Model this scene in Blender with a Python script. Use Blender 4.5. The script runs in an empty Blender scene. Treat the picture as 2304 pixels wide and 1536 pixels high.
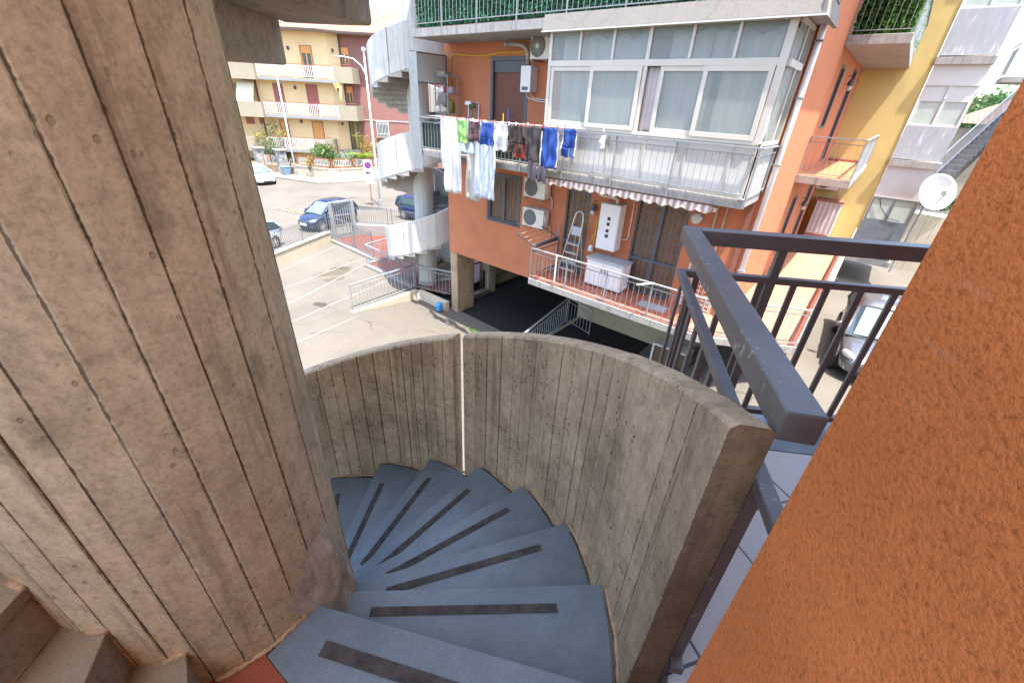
import bpy, bmesh, math, random
from mathutils import Vector, Matrix, noise
random.seed(7)
PI=math.pi
R=math.radians
scene=bpy.context.scene
COL=scene.collection
G=-7.3            # street level; the camera stands at z = 0
rnd=random.uniform

# ------------------------------------------------------------------ helpers
def S(r,g,b):
    f=lambda c:(c/255/12.92 if c/255<=0.04045 else ((c/255+0.055)/1.055)**2.4)
    return (f(r),f(g),f(b),1)

class MB:
    def __init__(s): s.v=[]; s.f=[]
    def add(s,vs,fs):
        o=len(s.v); s.v+=[tuple(v) for v in vs]; s.f+=[tuple(i+o for i in f) for f in fs]; return s
    def box(s,x0,y0,z0,x1,y1,z1):
        x0,x1=min(x0,x1),max(x0,x1); y0,y1=min(y0,y1),max(y0,y1); z0,z1=min(z0,z1),max(z0,z1)
        return s.add([(x0,y0,z0),(x1,y0,z0),(x1,y1,z0),(x0,y1,z0),(x0,y0,z1),(x1,y0,z1),(x1,y1,z1),(x0,y1,z1)],
            [(0,3,2,1),(4,5,6,7),(0,1,5,4),(1,2,6,5),(2,3,7,6),(3,0,4,7)])
    def beam(s,p,q,w,h,up=(0,0,1)):
        p=Vector(p);q=Vector(q);d=(q-p).normalized();u=Vector(up)
        if abs(d.dot(u))>.99: u=Vector((0,1,0))
        a=d.cross(u).normalized()*w/2; b=a.cross(d).normalized()*h/2
        vs=[p-a-b,p+a-b,p+a+b,p-a+b,q-a-b,q+a-b,q+a+b,q-a+b]
        return s.add(vs,[(0,1,2,3),(7,6,5,4),(0,4,5,1),(1,5,6,2),(2,6,7,3),(3,7,4,0)])
    def tube(s,pts,r,n=8,r1=None):
        pts=[Vector(p) for p in pts]; o=len(s.v); m=len(pts); prev=None
        for i,p in enumerate(pts):
            d=(pts[min(i+1,m-1)]-pts[max(i-1,0)]).normalized()
            u=prev if prev is not None else (Vector((0,0,1)) if abs(d.z)<.9 else Vector((1,0,0)))
            a=(u-d*u.dot(d)).normalized(); prev=a; b=d.cross(a)
            rr=r if r1 is None else r+(r1-r)*i/(m-1)
            for k in range(n):
                t=2*PI*k/n; s.v.append(tuple(p+a*rr*math.cos(t)+b*rr*math.sin(t)))
        for i in range(m-1):
            for k in range(n):
                k2=(k+1)%n; s.f.append((o+i*n+k,o+i*n+k2,o+(i+1)*n+k2,o+(i+1)*n+k))
        s.f.append(tuple(o+k for k in range(n))[::-1]); s.f.append(tuple(o+(m-1)*n+k for k in range(n)))
        return s
    def ext(s,poly,vec):
        n=len(poly); v=Vector(vec); p=[Vector(x) for x in poly]
        return s.add(p+[x+v for x in p],[tuple(range(n))[::-1],tuple(range(n,2*n))]+[(i,(i+1)%n,n+(i+1)%n,n+i) for i in range(n)])
    def prism(s,poly,z0,z1): return s.ext([(x,y,z0) for x,y in poly],(0,0,z1-z0))
    def grid(s,fn,nu,nv,closed=False):
        o=len(s.v)
        for j in range(nv+1):
            for i in range(nu+(0 if closed else 1)):
                s.v.append(tuple(fn(i/nu,j/nv)))
        w=nu if closed else nu+1
        for j in range(nv):
            for i in range(nu):
                i2=(i+1)%w
                s.f.append((o+j*w+i,o+j*w+i2,o+(j+1)*w+i2,o+(j+1)*w+i))
        return s
    def lathe(s,prof,c,n=16,axis='z'):
        o=len(s.v); c=Vector(c)
        for r,h in prof:
            for k in range(n):
                t=2*PI*k/n; a,b=r*math.cos(t),r*math.sin(t)
                s.v.append(tuple(c+Vector({'z':(a,b,h),'y':(a,h,b),'x':(h,a,b)}[axis])))
        for j in range(len(prof)-1):
            for k in range(n):
                k2=(k+1)%n; s.f.append((o+j*n+k,o+j*n+k2,o+(j+1)*n+k2,o+(j+1)*n+k))
        s.f.append(tuple(o+k for k in range(n))); s.f.append(tuple(o+(len(prof)-1)*n+k for k in range(n)))
        return s
    def ball(s,c,rx,ry,rz,nu=10,nv=7):
        c=Vector(c)
        return s.grid(lambda u,v:c+Vector((rx*math.sin(PI*v)*math.cos(2*PI*u),ry*math.sin(PI*v)*math.sin(2*PI*u),rz*math.cos(PI*v))),nu,nv,True)
    def map(s,fn,start=0):
        for i in range(start,len(s.v)): s.v[i]=tuple(fn(Vector(s.v[i])))
        return s
    def build(s,name,m,parent=None,smooth=False,bevel=0,local=False,weld=False,recalc=True,solid=0,sub=0):
        me=bpy.data.meshes.new(name); me.from_pydata(s.v,[],s.f)
        bm=bmesh.new(); bm.from_mesh(me)
        if weld: bmesh.ops.remove_doubles(bm,verts=bm.verts,dist=1e-5)
        if recalc: bmesh.ops.recalc_face_normals(bm,faces=bm.faces)
        if bevel:
            es=[e for e in bm.edges if len(e.link_faces)==2 and e.calc_face_angle(0)>R(28)]
            bmesh.ops.bevel(bm,geom=es,offset=bevel,segments=2,profile=.5,affect='EDGES',clamp_overlap=True)
        if parent is not None and not local:
            bm.transform(ROOT[parent.name].inverted())
        bm.to_mesh(me); bm.free()
        if smooth:
            for p in me.polygons: p.use_smooth=True
        me.materials.append(m)
        o=bpy.data.objects.new(name,me); COL.objects.link(o)
        if parent is not None:
            o.parent=parent; ROOT[o.name]=ROOT[parent.name]
        else: ROOT[o.name]=Matrix()
        if solid:
            md=o.modifiers.new('thick','SOLIDIFY'); md.thickness=solid; md.offset=0
        if sub:
            md=o.modifiers.new('sub','SUBSURF'); md.levels=sub; md.render_levels=sub
        return o
ROOT={}
def tag(o,label,cat,group=None,kind=None):
    if label: o['label']=label
    if cat: o['category']=cat
    if group: o['group']=group
    if kind: o['kind']=kind
    return o
def thing(name,label,cat,loc,rz=0,group=None):
    o=bpy.data.objects.new(name,None); COL.objects.link(o); o.empty_display_size=.2
    o.location=loc; o.rotation_euler=(0,0,rz)
    ROOT[o.name]=Matrix.Translation(loc)@Matrix.Rotation(rz,4,'Z')
    return tag(o,label,cat,group)
def dup(root,loc,rz,label=None,group=None):
    kids={}
    for o in bpy.data.objects:
        if o.parent: kids.setdefault(o.parent.name,[]).append(o)
    r=root.copy(); COL.objects.link(r); r.location=loc; r.rotation_euler=(0,0,rz)
    if label: r['label']=label
    if group: r['group']=group
    for ch in kids.get(root.name,[]):
        c=ch.copy(); COL.objects.link(c); c.parent=r
        for g in kids.get(ch.name,[]):
            d=g.copy(); COL.objects.link(d); d.parent=c
    ROOT[r.name]=Matrix.Translation(loc)@Matrix.Rotation(rz,4,'Z')
    return r
def struct(name,mb,m,**k):
    o=mb.build(name,m,**k); o['kind']='structure'; return o

# ------------------------------------------------------------------ materials
class NT:
    def __init__(s,name):
        s.m=bpy.data.materials.new(name); s.m.use_nodes=True; s.t=s.m.node_tree
        s.b=s.t.nodes['Principled BSDF']; s.geo=None
    def n(s,t,**k):
        x=s.t.nodes.new('ShaderNode'+t)
        for a,v in k.items(): setattr(x,a,v)
        return x
    def l(s,a,b): s.t.links.new(a,b)
    def pos(s,scale=(1,1,1),rot=(0,0,0),src='pos'):
        mp=s.n('Mapping'); mp.inputs['Scale'].default_value=scale; mp.inputs['Rotation'].default_value=rot
        if src=='pos': s.l(s.n('NewGeometry').outputs['Position'],mp.inputs[0])
        else: s.l(s.n('TexCoord').outputs['Object'],mp.inputs[0])
        return mp.outputs[0]
    def noise(s,co,scale,detail=4,rough=.6,dist=0):
        x=s.n('TexNoise'); x.inputs['Scale'].default_value=scale; x.inputs['Detail'].default_value=detail
        x.inputs['Roughness'].default_value=rough; x.inputs['Distortion'].default_value=dist
        s.l(co,x.inputs['Vector']); return x.outputs['Fac']
    def vor(s,co,scale,feature='F1',out='Distance'):
        x=s.n('TexVoronoi',feature=feature); x.inputs['Scale'].default_value=scale; s.l(co,x.inputs['Vector']); return x.outputs[out]
    def ramp(s,fac,stops):
        x=s.n('ValToRGB'); e=x.color_ramp.elements
        while len(e)<len(stops): e.new(.5)
        for i,(p,c) in enumerate(stops):
            e[i].position=p; e[i].color=c if len(c)==4 else (*c,1)
        s.l(fac,x.inputs[0]); return x.outputs[0]
    def mix(s,f,a,b,bt='MIX'):
        x=s.n('Mix',data_type='RGBA',blend_type=bt)
        for i,v in ((0,f),(6,a),(7,b)):
            if hasattr(v,'is_linked'): s.l(v,x.inputs[i])
            else: x.inputs[i].default_value=v
        return x.outputs[2]
    def math(s,op,a,b=0):
        x=s.n('Math',operation=op)
        for i,v in enumerate((a,b)):
            if hasattr(v,'is_linked'): s.l(v,x.inputs[i])
            else: x.inputs[i].default_value=v
        return x.outputs[0]
    def col(s,c):
        if hasattr(c,'is_linked'): s.l(c,s.b.inputs['Base Color'])
        else: s.b.inputs['Base Color'].default_value=c
    def bump(s,h,strength,dist=.01):
        x=s.n('Bump'); x.inputs['Strength'].default_value=strength; x.inputs['Distance'].default_value=dist
        s.l(h,x.inputs['Height']); s.l(x.outputs[0],s.b.inputs['Normal'])
def BW(v): return (v,v,v,1)
def dark(c,f): return (c[0]*f,c[1]*f,c[2]*f,1)

def plain(name,c,rough=.5,metal=0,var=.12,scale=6,bump=0,bs=60,coat=0):
    t=NT(name); co=t.pos(src='obj')
    n=t.noise(co,scale,5)
    t.col(t.ramp(n,[(.3,dark(c,1-var)),(.7,dark(c,1+var*.6))]))
    t.b.inputs['Roughness'].default_value=rough; t.b.inputs['Metallic'].default_value=metal
    t.b.inputs['Coat Weight'].default_value=coat
    if bump: t.bump(t.noise(co,bs,4),bump)
    return t.m

def stucco(name,c,scale=90,bump=.35,var=.12,streak=.25,dirt=(.25,.2,.16,1),big=.7,bdist=.01):
    t=NT(name); co=t.pos()
    n1=t.noise(co,big,5,.65); n2=t.noise(co,scale,3,.7)
    base=t.ramp(n1,[(.25,dark(c,1-var)),(.5,c),(.75,dark(c,1+var*.5))])
    st=t.noise(t.pos((3.5,3.5,.25)),1.3,4,.7)
    k=t.ramp(st,[(.52,BW(0)),(.85,BW(streak))])
    base=t.mix(k,base,dirt)
    fine=t.ramp(n2,[(.3,BW(.72)),(.6,BW(1))])
    t.col(t.mix(1.0,base,fine,'MULTIPLY'))
    t.b.inputs['Roughness'].default_value=.92; t.b.inputs['Specular IOR Level'].default_value=.2
    t.bump(n2,bump,bdist)
    return t.m

def concrete(name,c,brown=None,board=True,pits=.5,stain=.5,grainy=1,blotch=0):
    """board-marked concrete: per-board tone and jagged seams come from mesh attributes"""
    t=NT(name); co=t.pos()
    grain=t.noise(t.pos((15,15,1.8)),1.5,7,.75,.6)
    cloud=t.noise(co,2.3,6,.65)
    fine=t.noise(co,70,4,.7)
    g_=grainy*.10; base=t.ramp(grain,[(.25,dark(c,1-g_*1.4)),(.5,c),(.8,dark(c,1+g_))])
    br=brown or dark(c,.55)
    base=t.mix(t.ramp(cloud,[(.42,BW(0)),(.75,BW(stain))]),base,br)
    if board:
        a=t.n('Attribute',attribute_name='board'); a2=t.n('Attribute',attribute_name='seam')
        base=t.mix(1.0,base,t.ramp(a.outputs['Fac'],[(0,(1-.13*grainy,1-.14*grainy,1-.16*grainy,1)),(1,(1.06,1.06,1.06,1))]),'MULTIPLY')
        j=t.math('MULTIPLY',t.noise(t.pos((14,14,9)),5,5,.75),1.0)
        sm=t.math('ADD',a2.outputs['Fac'],t.math('MULTIPLY',t.math('SUBTRACT',j,.5),1.7))
        sk=t.ramp(sm,[(.56,BW(0)),(.80,BW(.85*min(1,grainy+.1)))])
        base=t.mix(sk,base,dark(c,.13))
    if blotch:
        bn=t.noise(t.pos((1,1,.45)),5.5,7,.72,.5); base=t.mix(t.ramp(bn,[(.50,BW(0)),(.72,BW(.42*blotch))]),base,dark(c,.36))
        pl=t.noise(t.pos((1,1,.6)),9,5,.7); base=t.mix(t.ramp(pl,[(.58,BW(0)),(.75,BW(.35*blotch))]),base,dark(c,1.45))
        kn=t.vor(t.pos((1,1,.45),rot=(.2,.1,0)),4.2); base=t.mix(t.ramp(kn,[(.05,BW(.6*blotch)),(.14,BW(0))]),base,dark(c,.35))
    gr=t.noise(co,95,3,.75); md=t.noise(co,21,5,.7)
    base=t.mix(1.0,base,t.ramp(gr,[(.28,BW(1-.30*min(1,grainy))),(.5,BW(.98)),(.75,BW(1+.10*grainy))]),'MULTIPLY')
    base=t.mix(1.0,base,t.ramp(md,[(.30,BW(1-.26*grainy)),(.52,BW(1)),(.8,BW(1+.10*grainy))]),'MULTIPLY')
    # air holes
    v=t.vor(t.pos((1,1,.7)),34); vk=t.ramp(v,[(.13,BW(pits)),(.20,BW(0))])
    gate=t.ramp(t.noise(co,4.5,3),[(.47,BW(0)),(.56,BW(1))])
    vk=t.mix(1.0,vk,gate,'MULTIPLY')
    base=t.mix(vk,base,dark(c,.18))
    # soft dark runs
    run=t.noise(t.pos((9,9,.55)),1.7,5,.72)
    base=t.mix(t.ramp(run,[(.54,BW(0)),(.72,BW(.75*min(1,grainy+.1)))]),base,dark(c,.30))
    t.col(base)
    t.b.inputs['Roughness'].default_value=.9; t.b.inputs['Specular IOR Level'].default_value=.25
    h=t.math('ADD',t.math('ADD',t.math('MULTIPLY',grain,.4),t.math('MULTIPLY',fine,.45)),t.math('MULTIPLY',md,.5))
    if board: h=t.math('SUBTRACT',h,t.math('MULTIPLY',sk,1.2))
    h=t.math('SUBTRACT',h,t.math('MULTIPLY',vk,1.5))
    t.bump(h,.55,.006)
    return t.m

def tile(name,c,grout,size,rough=.35,rot=0,var=.2,bump=.3,w=None,offset=0.0,mort=.012):
    t=NT(name); co=t.pos(rot=(0,0,rot))
    b=t.n('TexBrick',offset=offset); b.inputs['Scale'].default_value=1
    b.inputs['Brick Width'].default_value=w or size; b.inputs['Row Height'].default_value=size
    b.inputs['Mortar Size'].default_value=mort*size/.3; b.inputs['Color1'].default_value=c; b.inputs['Color2'].default_value=dark(c,1-var)
    b.inputs['Mortar'].default_value=grout; t.l(co,b.inputs['Vector'])
    n=t.noise(co,3,5)
    t.col(t.mix(t.ramp(n,[(.4,BW(0)),(.8,BW(.4))]),b.outputs['Color'],dark(c,.6)))
    t.b.inputs['Roughness'].default_value=rough
    h=t.math('SUBTRACT',t.math('MULTIPLY',t.noise(co,40,3),.25),t.math('MULTIPLY',b.outputs['Fac'],1))
    t.bump(h,bump,.004)
    return t.m

def asphalt(name,c,crack=.5,warm=None):
    t=NT(name); co=t.pos()
    n=t.noise(co,.35,6,.65); f=t.noise(co,55,3,.8); m=t.noise(co,2.2,5,.7)
    base=t.ramp(n,[(.3,dark(c,.82)),(.55,c),(.75,dark(c,1.12))])
    base=t.mix(t.ramp(m,[(.55,BW(0)),(.8,BW(.35))]),base,warm or dark(c,.6))
    wob=t.n('Mix',data_type='VECTOR'); wob.inputs[0].default_value=.35
    t.l(co,wob.inputs[4]); nn=t.n('TexNoise'); nn.inputs['Scale'].default_value=1.2; t.l(co,nn.inputs['Vector']); t.l(nn.outputs['Color'],wob.inputs[5])
    d=t.vor(wob.outputs[1],.8,'DISTANCE_TO_EDGE')
    ck=t.ramp(d,[(.004,BW(crack)),(.014,BW(0))])
    ck=t.mix(1.0,ck,t.ramp(t.noise(co,.5,2),[(.45,BW(0)),(.6,BW(1))]),'MULTIPLY')
    base=t.mix(ck,base,dark(c,.25))
    base=t.mix(1.0,base,t.ramp(f,[(.3,BW(.7)),(.65,BW(1.05))]),'MULTIPLY')
    t.col(base); t.b.inputs['Roughness'].default_value=.95; t.b.inputs['Specular IOR Level'].default_value=.15
    t.bump(f,.3,.008); return t.m

def stripes(name,c1,c2,period,axis=0,rough=.8,duty=.5,rot=(0,0,0)):
    t=NT(name); sp=t.n('SeparateXYZ'); t.l(t.pos(rot=rot),sp.inputs[0])
    f=t.math('FRACT',t.math('MULTIPLY',sp.outputs[axis],1/period))
    k=t.math('GREATER_THAN',f,duty)
    t.col(t.mix(k,c1,c2))
    t.b.inputs['Roughness'].default_value=rough; return t.m

def foliage_mat(name,c,c2,trans=.3):
    t=NT(name); n=t.noise(t.pos(),9,4,.7); n2=t.noise(t.pos(),1.2,3)
    a=t.ramp(n,[(.3,c),(.7,c2)])
    t.col(t.mix(1.0,a,t.ramp(n2,[(.3,BW(.65)),(.7,BW(1.15))]),'MULTIPLY')); t.b.inputs['Roughness'].default_value=.55
    t.b.inputs['Subsurface Weight'].default_value=0
    t.b.inputs['Transmission Weight'].default_value=0
    tr=t.n('BsdfTranslucent'); t.l(a,tr.inputs[0]); mx=t.n('MixShader'); mx.inputs[0].default_value=trans
    t.l(t.b.outputs[0],mx.inputs[1]); t.l(tr.outputs[0],mx.inputs[2]); t.l(mx.outputs[0],t.t.nodes['Material Output'].inputs[0])
    return t.m
def cloth_mat(name,c,var=.12):
    t=NT(name); co=t.pos()
    n=t.noise(co,5,4); a=t.ramp(n,[(.3,dark(c,1-var)),(.7,c)]); t.col(a); t.b.inputs['Roughness'].default_value=.9
    t.b.inputs['Sheen Weight'].default_value=.15
    tr=t.n('BsdfTranslucent'); t.l(a,tr.inputs[0]); mx=t.n('MixShader'); mx.inputs[0].default_value=.3
    t.l(t.b.outputs[0],mx.inputs[1]); t.l(tr.outputs[0],mx.inputs[2]); t.l(mx.outputs[0],t.t.nodes['Material Output'].inputs[0])
    t.bump(t.noise(co,14,3),.4,.02)
    return t.m
def glass_mat(name,c,alpha=.6,rough=.2,ribs=0):
    t=NT(name); t.col(c); t.b.inputs['Roughness'].default_value=rough; t.b.inputs['Alpha'].default_value=alpha
    t.b.inputs['Specular IOR Level'].default_value=.6
    if ribs:
        w=t.n('TexWave',bands_direction='Z'); w.inputs['Scale'].default_value=ribs; t.l(t.pos(),w.inputs['Vector']); t.bump(w.outputs['Fac'],.25,.004)
    return t.m

M={}
M['conc']=concrete('board_concrete',(.50,.37,.235,1),brown=(.15,.105,.06,1),stain=.75,pits=.95,blotch=.9)
M['conc_col']=concrete('board_concrete_column',(.60,.475,.305,1),brown=(.34,.235,.13,1),stain=.6,pits=.4,blotch=.9)
M['conc_plain']=concrete('rough_concrete',(.32,.265,.20,1),brown=(.17,.13,.09,1),board=False,stain=.6)
M['conc_white']=concrete('painted_concrete',(.52,.51,.47,1),brown=(.34,.315,.275,1),pits=.1,stain=.4,grainy=.4)
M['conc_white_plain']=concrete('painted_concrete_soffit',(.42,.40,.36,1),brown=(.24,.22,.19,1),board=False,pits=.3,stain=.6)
M['conc_patch']=concrete('column_plaster_patch',(.50,.42,.32,1),brown=(.28,.20,.12,1),board=False,pits=.2,stain=.7,blotch=1)
M['conc_far']=concrete('weathered_concrete',(.36,.34,.31,1),brown=(.2,.18,.16,1),board=False,pits=.2,stain=.6)
M['conc_brown']=concrete('dark_brown_concrete',(.20,.125,.065,1),brown=(.07,.042,.02,1),board=False,pits=.4,stain=.9,blotch=1)  # darker, browner concrete for one end face of the parapet
M['mortar']=plain('sandy_mortar',(.42,.28,.16,1),.95,var=.35,scale=30,bump=.8,bs=80)
M['slate']=None
def slate(name,c):
    t=NT(name); co=t.pos()
    n=t.noise(co,2.6,6,.7); f=t.noise(co,120,3,.8); s=t.noise(co,9,4,.7,.6)
    b=t.ramp(n,[(.3,dark(c,.72)),(.55,c),(.75,dark(c,1.25))])
    b=t.mix(t.ramp(s,[(.56,BW(0)),(.75,BW(.5))]),b,dark(c,.55))
    sp=t.vor(co,38); b=t.mix(t.ramp(sp,[(.07,BW(.55)),(.13,BW(0))]),b,dark(c,.45))
    bl=t.noise(co,5.5,3,.5); b=t.mix(t.ramp(bl,[(.66,BW(0)),(.74,BW(.45))]),b,dark(c,.45))
    wr=t.noise(t.pos((1,1,1)),1.4,4,.6); b=t.mix(t.ramp(wr,[(.5,BW(0)),(.7,BW(.35))]),b,dark(c,1.6))
    fl=t.vor(t.pos((1.7,1,1)),11); b=t.mix(t.ramp(fl,[(.02,BW(.6)),(.035,BW(0))]),b,(.5,.48,.45,1))
    b=t.mix(1.0,b,t.ramp(f,[(.3,BW(.8)),(.6,BW(1))]),'MULTIPLY')
    t.col(b); t.l(t.ramp(s,[(.3,BW(.30)),(.7,BW(.50))]),t.b.inputs['Roughness']); t.bump(t.math('ADD',f,t.math('MULTIPLY',bl,.8)),.2,.003)
    return t.m
M['slate']=slate('slate_tread',(.15,.185,.205,1))
M['slate_warm_lit']=slate('slate_warm_lit',(.25,.19,.125,1))  # tan slate, with the warm light on the upward steps put into it
M['grip']=plain('grip_tape',(.065,.056,.050,1),.9,var=.55,scale=22,bump=.4,bs=300)
M['red_tile']=tile('red_floor_tile',(.27,.062,.028,1),(.42,.32,.24,1),.30,.4,rot=R(33),var=.12)
M['red_tile_small']=tile('terrace_tile',(.36,.105,.06,1),(.42,.24,.17,1),.20,.5,var=.12)
M['pale_tile']=tile('balcony_tile',(.48,.45,.41,1),(.06,.06,.06,1),.40,.45,rot=R(33),var=.08,w=.40,mort=.004)
M['paver']=tile('terracotta_paver',(.40,.19,.115,1),(.46,.28,.19,1),.155,.8,var=.10,w=.33,offset=.5,mort=.012)
M['near_stucco']=None
def near_stucco():
    t=NT('orange_roughcast'); co=t.pos()
    c=(.68,.205,.06,1)
    n=t.noise(co,2.2,4,.6); g=t.noise(co,150,3,.6); g2=t.noise(co,330,3,.7)
    b=t.ramp(n,[(.25,dark(c,.78)),(.55,c),(.8,dark(c,1.18))])
    b=t.mix(1.0,b,t.ramp(g,[(.30,BW(.66)),(.44,BW(.95)),(.70,BW(1.10))]),'MULTIPLY')
    sc=t.noise(t.pos((3,3,14),rot=(.5,.7,.4)),2.0,3,.5); b=t.mix(t.ramp(sc,[(.66,BW(0)),(.80,BW(.35))]),b,(.62,.36,.24,1))
    t.col(b); t.b.inputs['Roughness'].default_value=.95; t.b.inputs['Specular IOR Level'].default_value=.15
    t.bump(t.math('ADD',g,t.math('MULTIPLY',g2,.3)),.6,.005); return t.m
M['near_stucco']=near_stucco()
M['salmon']=stucco('salmon_stucco',(.51,.182,.088,1),scale=60,streak=.38,var=.2)
M['yellow']=stucco('yellow_stucco',(.60,.45,.175,1),scale=50,bump=.5,streak=.3)
M['house_yellow']=stucco('house_yellow_plaster',(.80,.57,.31,1),scale=22,bump=.1,streak=.05,var=.10)
M['house_pink']=stucco('house_pink_plaster',(.27,.13,.108,1),scale=20,bump=.2,streak=.1)
M['beige']=stucco('beige_render',(.52,.45,.34,1),scale=30,streak=.35)
M['beige_smooth']=stucco('beige_panel',(.32,.275,.20,1),scale=30,bump=.1,streak=.08)
M['basement']=stucco('yellowed_basement_render',(.40,.34,.22,1),scale=30,streak=.5,dirt=(.12,.1,.08,1))
M['oldwall']=stucco('old_low_wall',(.50,.43,.32,1),scale=25,streak=.75,dirt=(.14,.12,.09,1),big=1.4)
M['lot']=asphalt('worn_lot_asphalt',(.155,.137,.114,1),crack=.45,warm=(.14,.115,.085,1))
M['road']=asphalt('street_asphalt',(.155,.138,.117,1),crack=.25)
M['drive_shade']=asphalt('shade_toned_asphalt',(.026,.025,.024,1),crack=.5)  # near black: shade of the passage and yard is put into the colour
M['pave']=asphalt('pavement_concrete',(.26,.24,.215,1),crack=.2)
M['line']=plain('faded_line_paint',(.186,.169,.145,1),.9,var=.35,scale=6)
M['blackmetal']=None
def painted_metal(name,c,rough,chip,chipc,amount=.66):
    t=NT(name); co=t.pos(src='obj'); n=t.noise(co,6,5,.7); f=t.noise(co,30,4,.7)
    b=t.ramp(n,[(.3,dark(c,.8)),(.7,dark(c,1.2))])
    k=t.ramp(f,[(amount,BW(0)),(amount+.05,BW(1))]); k=t.mix(1.0,k,t.ramp(t.noise(co,2.4,2),[(.50,BW(0)),(.56,BW(1))]),'MULTIPLY')
    t.col(t.mix(k,b,chipc)); t.b.inputs['Roughness'].default_value=rough
    t.bump(t.math('ADD',t.noise(co,18,3),t.math('MULTIPLY',k,-.8)),.12,.003); return t.m
M['blackmetal']=painted_metal('dark_brown_painted_steel',(.125,.115,.112,1),.40,True,(.33,.32,.30,1),.60)
M['galv']=painted_metal('weathered_galvanised_steel',(.23,.24,.24,1),.5,True,(.17,.17,.17,1),.6)
M['greysteel']=painted_metal('grey_painted_steel',(.13,.15,.165,1),.5,True,(.3,.3,.3,1),.66)
M['irongrille']=plain('dark_grey_grille',(.075,.085,.10,1),.5)
M['white']=plain('white_painted_metal',(.56,.55,.52,1),.45,var=.06)
M['cream']=plain('cream_frame_aluminium',(.52,.48,.41,1),.45,var=.05,scale=3)
M['whitepanel']=plain('white_veranda_panel',(.58,.56,.52,1),.6,var=.05,scale=2)
M['greypanel']=None
def greypanel():
    t=NT('peeling_grey_panel'); co=t.pos(); n=t.noise(t.pos((3,3,.7)),2.5,6,.7)
    t.col(t.ramp(n,[(.35,(.30,.31,.325,1)),(.58,(.36,.365,.375,1)),(.66,(.55,.55,.55,1))])); t.b.inputs['Roughness'].default_value=.7; return t.m
M['greypanel']=greypanel()
M['glass']=glass_mat('veranda_glass',(.34,.39,.36,1),.36,.28,ribs=26)
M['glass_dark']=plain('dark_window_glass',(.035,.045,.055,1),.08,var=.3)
M['glass_green']=plain('frosted_green_glass',(.42,.47,.42,1),.35,var=.12,scale=3)
M['curtain']=cloth_mat('white_curtain',(.84,.83,.78,1),.06)
M['curtain_pink']=cloth_mat('pinkish_curtain',(.60,.53,.52,1),.05)
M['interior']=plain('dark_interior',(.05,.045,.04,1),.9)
M['wood_shutter']=None
def shutter(name,c,period=.045,rot=(0,0,0)):
    t=NT(name); sp=t.n('SeparateXYZ'); t.l(t.pos(),sp.inputs[0])
    f=t.math('FRACT',t.math('MULTIPLY',sp.outputs[2],1/period))
    g=t.noise(t.pos((2,2,30)),3,4,.6)
    b=t.ramp(g,[(.3,dark(c,.6)),(.7,dark(c,1.25))])
    k=t.ramp(f,[(.0,BW(.35)),(.18,BW(1)),(.9,BW(1)),(1,BW(.5))])
    t.col(t.mix(1.0,b,k,'MULTIPLY')); t.b.inputs['Roughness'].default_value=.55; t.bump(f,.4,.01); return t.m
M['wood_shutter']=shutter('brown_roller_shutter',(.17,.055,.03,1))
M['tan_shutter']=shutter('tan_roller_shutter',(.34,.18,.08,1),.05)
M['red_shutter']=shutter('red_brown_shutter',(.36,.10,.075,1),.06)
M['orange_shutter']=shutter('orange_shutter',(.72,.31,.08,1),.06)
M['ac_white']=plain('ac_casing',(.62,.59,.51,1),.5,var=.06)
M['ac_fan']=plain('ac_fan_recess',(.10,.10,.10,1),.7)
M['wire']=plain('fan_guard_wire',(.30,.30,.29,1),.5)
M['cab_white']=plain('white_cabinet',(.70,.68,.66,1),.45,var=.04)
M['plastic_white']=plain('white_plastic',(.74,.72,.70,1),.5,var=.05)
M['plastic_grey']=plain('grey_plastic',(.40,.42,.42,1),.5)
M['alu']=plain('aluminium',(.55,.55,.54,1),.35,.6)
M['copper']=plain('beige_pipe',(.55,.44,.33,1),.5)
M['downpipe']=plain('white_downpipe',(.78,.76,.74,1),.45)
M['brownpipe']=plain('brown_trim',(.25,.10,.07,1),.6)
M['yellowpipe']=plain('yellow_gas_pipe',(.62,.40,.02,1),.5)
M['flue']=plain('flue_pipe',(.32,.27,.22,1),.5,.3,bump=.2,bs=40)
M['awning']=stripes('striped_awning_fabric',(.62,.57,.48,1),(.36,.22,.19,1),.15,0)
M['black']=plain('black_rubber',(.02,.02,.02,1),.7)
M['darkgrey']=plain('dark_grey_plastic',(.045,.047,.05,1),.5)
M['teal']=plain('teal_mark',(.05,.30,.33,1),.5)
M['rooftile']=None
def rooftile(name,c):
    t=NT(name); co=t.pos(src='obj')
    w=t.n('TexWave',bands_direction='X'); w.inputs['Scale'].default_value=1.35; t.l(co,w.inputs['Vector'])
    w2=t.n('TexWave',bands_direction='Z'); w2.inputs['Scale'].default_value=1.1; t.l(co,w2.inputs['Vector'])
    n=t.noise(co,3,5)
    t.col(t.mix(1.0,t.ramp(n,[(.3,dark(c,.75)),(.7,dark(c,1.2))]),t.ramp(w.outputs['Fac'],[(0,BW(.6)),(.5,BW(1))]),'MULTIPLY'))
    t.b.inputs['Roughness'].default_value=.9
    t.bump(t.math('ADD',w.outputs['Fac'],t.math('MULTIPLY',w2.outputs['Fac'],.4)),.8,.05); return t.m
M['rooftile']=rooftile('clay_roof_tile',(.30,.165,.11,1))
M['gutter']=plain('brown_gutter',(.07,.045,.04,1),.5)
M['leaf_dark']=foliage_mat('ivy_leaf',(.02,.12,.06,1),(.07,.27,.14,1),.3)
M['leaf_green']=foliage_mat('bright_leaf',(.05,.17,.03,1),(.15,.34,.07,1),.4)
M['leaf_mid']=foliage_mat('shrub_leaf',(.05,.11,.03,1),(.10,.19,.05,1))
M['leaf_grey']=foliage_mat('grey_green_leaf',(.11,.17,.09,1),(.20,.27,.13,1))
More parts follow.
